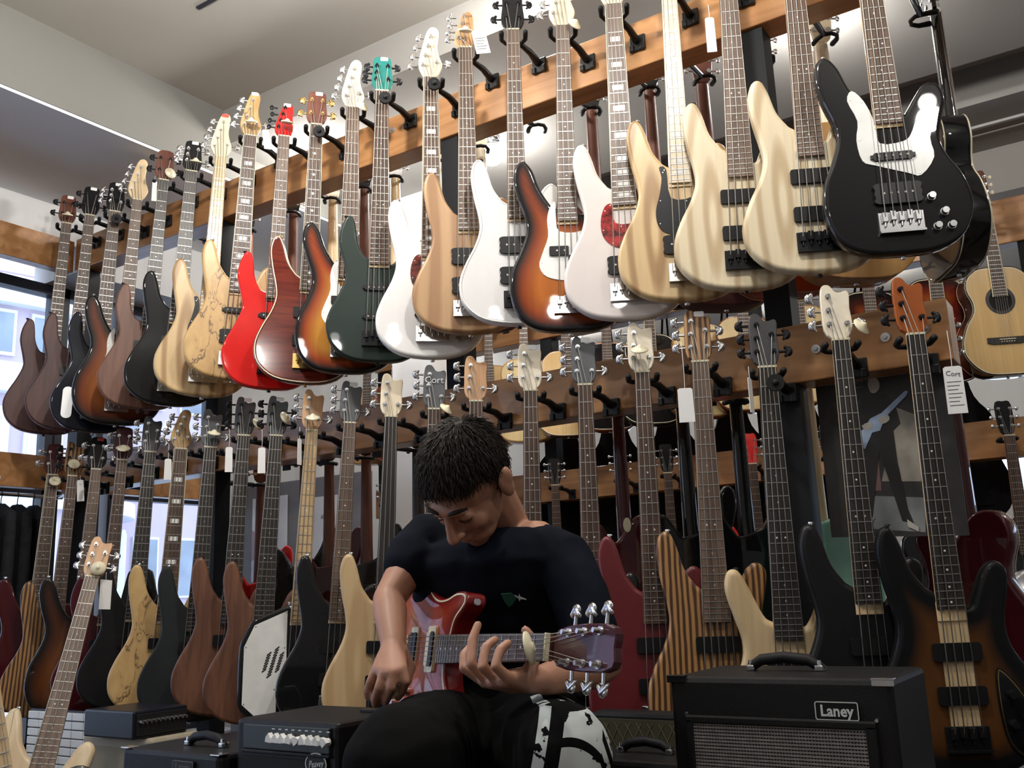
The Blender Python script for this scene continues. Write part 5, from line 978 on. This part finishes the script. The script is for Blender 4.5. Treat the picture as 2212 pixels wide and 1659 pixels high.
b.ell(hp(0, .082, .022), ax(.050, .014, .012)).tube([hp(0, .090, .012), hp(0, .106, -.018), hp(0, .113, -.034)], [.008, .011, .0135], 10).ell(hp(-.013, .100, -.036), ax(.009, .010, .008)).ell(hp(.013, .100, -.036), ax(.009, .010, .008))
b.ell(hp(0, .089, -.062), ax(.023, .009, .006)).ell(hp(0, .088, -.073), ax(.020, .009, .006)).ell(hp(.036, .062, -.030), ax(.022, .022, .024)).ell(hp(-.036, .062, -.030), ax(.022, .022, .024))
for s in (-1, 1): b.ell(hp(s * .032, .076, .000), ax(.015, .012, .009)); b.ell(hp(s * .081, -.012, -.014), ax(.011, .020, .034)); b.ell(hp(s * .089, -.022, .004), ax(.007, .014, .022))
b.tube([hp(0, -.025, -.050), (hp(0, -.03, -.09) + NB) / 2, NB, NB + Vc((0, 0, -.10))], [.058, .056, .064, .09], 16)
b.tube([NB + Vc((0, 0, -.03)), (NB * .45 + SL * .55) + Vc((0, 0, .005)), SL + Vc((0, 0, -.02))], [.058, .052, .05], 12).tube([NB + Vc((0, 0, -.03)), (NB + SR) / 2, SR + Vc((0, 0, -.02))], [.056, .05, .05], 12)
CH = Vc((-1.232, -0.730, 0.745)); PV = Vc((-1.280, -0.676, 0.506))
b.tube([NB + Vc((0, 0, -.08)), CH, PV], [.085, .10, .10], 14)
def arm(s, e, w): return [s, s.lerp(e, .35), s.lerp(e, .8), e, e.lerp(w, .25), e.lerp(w, .65), w]
b.tube(arm(SR, ER, WR), [.048, .043, .036, .034, .035, .030, .0245], 14).tube(arm(SL, EL, WL), [.052, .047, .040, .038, .040, .033, .0265], 14)
# right hand (strumming): palm, fingers, thumb
def P3(*q): return [Vc(v) for v in q]
kn = P3((-1.213, -1.060, 0.622), (-1.220, -1.076, 0.617), (-1.241, -1.077, 0.617), (-1.265, -1.070, 0.623))
wr = [WR + (k - WR) * .12 for k in kn]
for k in kn: b.tube([WR.lerp(k, .05), WR.lerp(k, .55), k], [.020, .0165, .0115], 10)
for a_, c_ in zip(kn[:-1], kn[1:]): b.tube([WR.lerp((a_ + c_) / 2, .2), (a_ + c_) / 2], [.022, .0125], 10)
FR = [P3((-1.213, -1.060, 0.622), (-1.204, -1.061, 0.600), (-1.222, -1.049, 0.580), (-1.241, -1.040, 0.568)), P3((-1.220, -1.076, 0.617), (-1.221, -1.081, 0.590), (-1.248, -1.063, 0.569), (-1.269, -1.043, 0.557)), P3((-1.241, -1.077, 0.617), (-1.247, -1.086, 0.590), (-1.273, -1.067, 0.569), (-1.293, -1.046, 0.555)), P3((-1.265, -1.070, 0.623), (-1.275, -1.077, 0.600), (-1.294, -1.065, 0.580), (-1.309, -1.047, 0.567))]
for f in FR: b.tube(f, [.0105, .0095, .0085, .0075], 10)
b.tube(P3((-1.244, -1.026, 0.650), (-1.232, -1.017, 0.620), (-1.230, -1.027, 0.596), (-1.237, -1.041, 0.580)), [.016, .0135, .0105, .008], 10)
# left hand (fretting): palm under the neck, four fingers over the fretboard, thumb behind
pc = gp(.31, -.058, -.012)
kL = [gp(.365, -.052, .014), gp(.328, -.056, .016), gp(.290, -.058, .016), gp(.252, -.054, .012)]
for k in kL: b.tube([WL, WL.lerp(k, .55) + ga * -.004, k], [.022, .018, .0115], 10)
for a_, c_ in zip(kL[:-1], kL[1:]): b.tube([WL.lerp((a_ + c_) / 2, .25), (a_ + c_) / 2], [.024, .0135], 10)
FLs = [[kL[0], gp(.372, -.034, .046), gp(.366, -.008, .036), gp(.362, .004, .022)], [kL[1], gp(.336, -.036, .052), gp(.326, -.004, .044), gp(.320, .010, .026)], [kL[2], gp(.290, -.032, .052), gp(.276, .008, .048), gp(.270, .034, .038)], [kL[3], gp(.240, -.038, .044), gp(.228, -.016, .040), gp(.222, .000, .026)]]
for f in FLs: b.tube(f, [.0110, .0100, .0090, .0078], 10)
b.tube([WL.lerp(kL[0], .45), gp(.350, -.048, -.022), gp(.345, -.018, -.036), gp(.342, .018, -.030), gp(.338, .030, -.020)], [.017, .015, .012, .0105, .0085], 10)
SKIN = plain('skin', (.40, .20, .13), .5, var=.06, scale=14)
me = solid(b, 'person', .0042, 3, .5)
man = link('person', me, None, SKIN); tag(man, 'seated young man in a dark t-shirt bowed over an electric guitar', 'person')
# finger nails
for f in FLs + FR:
    pass
# t-shirt
sdir = (SL - SR); sdir.z = 0; sdir.normalize(); fdir = sdir.cross(Vc((0, 0, 1))).normalized()
if fdir.dot(CAM - CH) < 0: fdir = -fdir
def sect(c, hw, hd, n=28):
    c = Vc(c); return [c + sdir * (hw * cos(2 * pi * k / n)) + fdir * (hd * sin(2 * pi * k / n)) for k in range(n)]
t = MB()
t.rings([sect((-1.287, -0.673, 0.477), .165, .115), sect((-1.278, -0.682, 0.536), .172, .125), sect((-1.264, -0.696, 0.626), .165, .122), sect((-1.230, -0.739, 0.735), .182, .125), sect((-1.196, -0.775, 0.817), .190, .115), sect((-1.188, -0.778, 0.852), .165, .092), sect((-1.183, -0.774, 0.872), .125, .078), sect((-1.178, -0.769, 0.887), .088, .066)])
t.tube([SR.lerp(NB, .42) + Vc((0, 0, -.012)), SR + Vc((0, 0, -.004)), SR.lerp(ER, .30), SR.lerp(ER, .50)], [.056, .060, .058, .055], 16).tube([SL.lerp(NB, .46) + Vc((0, 0, -.004)), SL + Vc((0, 0, -.002)), SL.lerp(EL, .35), SL.lerp(EL, .70)], [.056, .060, .058, .055], 16)
SHIRT = plain('navy_cotton', (.0055, .0070, .0125), .9, var=.25, scale=9, bump=.35, spec=.08)
ms = solid(t, 't_shirt', .0065, 6, .5)
nl = [v.normal.copy() for v in ms.vertices]
for v, nv_ in zip(ms.vertices, nl):
    q = v.co; v.co = q + nv_ * (.005 * noise.noise(Vc((q.x * 9, q.y * 9, q.z * 16))) + .0035 * noise.noise(Vc((q.x * 22, q.y * 22, q.z * 30))))
shirt = link('t_shirt', ms, man, SHIRT)
tr = BVHTree.FromPolygons([v.co for v in ms.vertices], [tuple(p.vertices) for p in ms.polygons])
def on_shirt(d):
    h = tr.ray_cast(CAM, Vc(d)); return h[0], h[1]
for (d, pts, mat, nm) in (((-0.573, 0.849, -0.005), [(-.016, .012), (.004, .014), (.016, .004), (.008, -.010), (.0, -.017), (-.010, -.004)], plain('emblem_green', (.010, .075, .045), .8), 'emblem'), ((-0.564, 0.855, -0.004), [(-.010, .006), (-.002, .002), (-.001, .009), (.002, .002), (.014, -.004), (.002, -.002), (.0, -.007), (-.002, -.001)], SILVER, 'emblem_insect')):
    loc, nor = on_shirt(d)
    if loc is not None:
        x = cv(1, 0, 0); x = (x - nor * x.dot(nor)).normalized(); z = nor.cross(x) * -1
        if z.dot(CU) < 0: z = -z
        n_ = len(pts); vs = [loc + nor * .0035 + x * p[0] + z * p[1] for p in pts] + [loc - nor * .004 + x * p[0] + z * p[1] for p in pts]
        MB().add(vs, [tuple(range(n_)), tuple(range(n_, 2 * n_))[::-1]] + [(i, (i + 1) % n_, n_ + (i + 1) % n_, n_ + i) for i in range(n_)]).build(nm, mat, shirt)
# trousers
HR = Vc((-1.309, -0.732, 0.460)); HL = Vc((-1.186, -0.727, 0.469)); KR = Vc((-1.077, -1.224, 0.489)); KL = Vc((-0.838, -1.119, 0.502))
AR = Vc((KR.x + .02, KR.y + .06, .085)); AL = Vc((KL.x - .01, KL.y + .05, .085))
tq = MB().ell((HR + HL) / 2 + Vc((0, 0, .01)), (sdir * .19, fdir * .13, Vc((0, 0, .12))))
tq.tube([HR, HR.lerp(KR, .4) + Vc((0, 0, .005)), HR.lerp(KR, .75), KR], [.105, .100, .098, .094], 18).tube([KR, KR.lerp(AR, .35), KR.lerp(AR, .75), AR], [.094, .090, .082, .072], 18)
tq.tube([HL, HL.lerp(KL, .4), HL.lerp(KL, .75), KL], [.098, .090, .084, .076], 18).tube([KL, KL.lerp(AL, .35), KL.lerp(AL, .75), AL], [.078, .078, .074, .068], 18)
mt = solid(tq, 'trousers', .0075, 6, .5)
nl = [v.normal.copy() for v in mt.vertices]
for v, nv_ in zip(mt.vertices, nl):
    q = v.co; v.co = q + nv_ * (.006 * noise.noise(Vc((q.x * 8, q.y * 8, q.z * 13))) + .004 * noise.noise(Vc((q.x * 19, q.y * 19, q.z * 24))))
at = mt.attributes.new('print_uv', 'FLOAT_VECTOR', 'POINT')
hr = Vc((CR.x, CR.y, 0)).normalized(); hf = Vc((0, 0, 1)).cross(hr)
vals = []
for v in mt.vertices:
    d = v.co - KL; on = 1.0 if (d.length < .30 and d.dot(hf) < .16 and abs(d.dot(hr)) < .14) else 0.0
    vals += [d.dot(hr), d.z - .35 * max(0, d.dot(hf)), on]
at.data.foreach_set('vector', vals)
def trouser_mat():
    m, N, L, bb = nt('black_trousers_print'); setp(bb, .9, 0, 0, .08)
    A = N.new('ShaderNodeAttribute'); A.attribute_name = 'print_uv'; S = N.new('ShaderNodeSeparateXYZ'); L.new(A.outputs['Vector'], S.inputs[0])
    def M(op, a, b2=None):
        n = N.new('ShaderNodeMath'); n.operation = op
        for i, q in enumerate((a, b2)):
            if q is None: continue
            if isinstance(q, (int, float)): n.inputs[i].default_value = q
            else: L.new(q, n.inputs[i])
        return n.outputs[0]
    u, v, on = S.outputs[0], S.outputs[1], S.outputs[2]
    def band(x, a, b2): return M('MULTIPLY', M('GREATER_THAN', x, a), M('LESS_THAN', x, b2))
    us = M('SUBTRACT', u, M('MULTIPLY', v, .22))
    strip = M('MULTIPLY', band(us, -.048, -.030), M('LESS_THAN', v, .074))
    w = M('ADD', v, M('MULTIPLY', M('MULTIPLY', M('SUBTRACT', us, .0), us), 9.0))
    cut = M('ADD', M('ADD', band(w, .020, .033), band(w, -.030, -.016)), band(w, -.085, -.070))
    blk = M('MULTIPLY', M('MULTIPLY', band(us, -.008, .056), M('LESS_THAN', v, .066)), M('SUBTRACT', 1, M('MINIMUM', cut, 1)))
    st = M('MULTIPLY', band(us, .056, .105), M('GREATER_THAN', M('SINE', M('MULTIPLY', M('ADD', us, M('MULTIPLY', v, .5)), 420)), -.1)); st = M('MULTIPLY', st, band(v, -.02, .06))
    tc = N.new('ShaderNodeTexCoord'); no = N.new('ShaderNodeTexNoise'); no.inputs['Scale'].default_value = 45; no.inputs['Detail'].default_value = 6; L.new(tc.outputs['Object'], no.inputs['Vector'])
    mask = M('MULTIPLY', M('MULTIPLY', M('MINIMUM', M('ADD', M('ADD', strip, blk), st), 1), on), M('GREATER_THAN', no.outputs['Fac'], .40))
    mx = N.new('ShaderNodeMixRGB'); mx.inputs[1].default_value = (.0042, .0042, .0045, 1); mx.inputs[2].default_value = (.52, .56, .56, 1); L.new(mask, mx.inputs[0]); L.new(mx.outputs[0], bb.inputs['Base Color']); return m
link('trousers', mt, man, trouser_mat())
for (a_, k_) in ((AR, 0), (AL, 1)):
    fd = Vc((.3, -.95, 0)).normalized(); sh = MB().tube([a_ + Vc((0, 0, -.02)), Vc((a_.x, a_.y, .045)) + fd * .06, Vc((a_.x, a_.y, .040)) + fd * .16], [.048, .046, .040], 12)
    link('shoe', solid(sh, 'shoe', .008, 3), man, plain('black_shoe', (.012, .012, .012), .5))
# hair: cap shell + tufts
HAIR = plain('dark_brown_hair', (.020, .0135, .0105), .6, var=.4, scale=60, spec=.25)
def hairline(l, f, u):     # direction components on the unit skull
    if f > .25: return u > .50 - .22 * abs(l)
    if f > -.15: return u > (.05 if abs(l) > .6 else .3) - (.45 if f < .12 else .0)
    return u > -.62
hm_ = MB(); n1, n2 = 40, 26; idx = {}; vs = []; fs = []
def skull(l, f, u, k=1.0): return hp(.0765 * k * l, -.012 + .0985 * k * f, .026 + .0955 * k * u)
for i in range(n2 + 1):
    th = pi * (i + .001) / (n2 + .002)
    for j in range(n1):
        a = 2 * pi * j / n1; idx[i, j] = len(vs); d = (sin(th) * cos(a), sin(th) * sin(a), cos(th)); k = 1.06 if hairline(*d) else .93
        vs.append(skull(*d, k))
for i in range(n2):
    for j in range(n1): fs.append((idx[i, j], idx[i, (j + 1) % n1], idx[i + 1, (j + 1) % n1], idx[i + 1, j]))
hm_.add(vs, fs, True)
random.seed(11); cnt = 0
while cnt < 9000:
    l, f, u = [random.gauss(0, 1) for _ in range(3)]; r = sqrt(l * l + f * f + u * u) or 1; l, f, u = l / r, f / r, u / r
    if not hairline(l, f, u): continue
    cnt += 1
    p0 = skull(l, f, u, 1.045); nrm = (fL * l + fF * f + fU * u).normalized()
    crown = Vc((0.15, -.55, .83)); w_ = Vc((l, f, u)) - crown; w_ = w_ - Vc((l, f, u)) * w_.dot(Vc((l, f, u)))
    w_ = (w_.normalized() if w_.length > .01 else Vc((1, 0, 0))) + Vc((.35, .15, 0)); fl = (fL * w_.x + fF * w_.y + fU * w_.z); fl = (fl - nrm * fl.dot(nrm)).normalized()
    fl = (fl + Vc((random.gauss(0, .2), random.gauss(0, .2), random.gauss(0, .2)))).normalized(); ln = random.uniform(.016, .028) * (1.1 if u > .3 else .75)
    r0 = random.uniform(.0006, .0012)
    hm_.tube([p0, p0 + fl * ln * .4 + nrm * ln * .12, p0 + fl * ln * .8 + nrm * ln * .10, p0 + fl * ln + nrm * ln * .02], [r0, r0, r0 * .7, r0 * .15], 3, None, False)
ho = hm_.build('hair', HAIR, man); ho['kind'] = 'stuff'
for s in (-1, 1):
    MB().tube([hp(s * .014, .094, .026), hp(s * .030, .092, .032), hp(s * .050, .078, .028)], [.0035, .0045, .0025], 6).build('eyebrow', HAIR, man)
    MB().tube([hp(s * .019, .088, -.004), hp(s * .032, .0895, -.007), hp(s * .046, .083, -.003)], [.0014, .0020, .0014], 6).build('eyelash', HAIR, man)
# plectrum
pk = MB().prism(spline([(-.010, .012), (0, .014), (.010, .012), (.008, -.002), (0, -.016), (-.008, -.002)], 3), -.0007, .0007).build('plectrum', CREAMPL); pk.location = Vc((-1.232, -1.059, 0.581)); pk.rotation_euler = (.2, .5, .9); tag(pk, 'small cream plectrum in the man\'s right hand', 'plectrum')
# cream round security tag on the headstock end of the played guitar
st2 = MB().rings([[(r * cos(2 * pi * i / 22), r * sin(2 * pi * i / 22), z) for i in range(22)] for (r, z) in ((.024, 0), (.0265, .0015), (.026, .004), (.012, .006), (.006, .011))]).build('security_tag', CREAMPL); st2.location = gp(.452, -.006, .030); st2.rotation_mode = 'QUATERNION'; st2.rotation_quaternion = cv(.93, .30, .18).normalized().to_track_quat('Z', 'Y'); tag(st2, 'cream round security tag at the nut of the guitar being played', 'security tag', 'cream security tags')
# stool under the man
sx, sy, sz = (HR.x + HL.x) / 2, (HR.y + HL.y) / 2, (HR.z + HL.z) / 2 - .112
so = empty('stool', (sx, sy, 0)); tag(so, 'black padded stool under the seated man', 'stool')
MB().rings([[(r * cos(2 * pi * i / 28), r * sin(2 * pi * i / 28), z) for i in range(28)] for (r, z) in ((.15, sz - .06), (.17, sz - .05), (.175, sz - .02), (.165, sz - .004), (.12, sz))]).build('seat', BLKPL, so)
for k in range(4): a = pi / 4 + k * pi / 2; MB().tube([(.12 * cos(a), .12 * sin(a), sz - .055), (.17 * cos(a), .17 * sin(a), .012)], .011, 8).build('leg', CHROME, so)
MB().rings([[((.148 + q[0]) * cos(2 * pi * i / 28), (.148 + q[0]) * sin(2 * pi * i / 28), .17 + q[1]) for i in range(28)] for q in ((-.006, 0), (0, .006), (.006, 0), (0, -.006), (-.006, 0))], cap=False).build('foot_ring', CHROME, so)
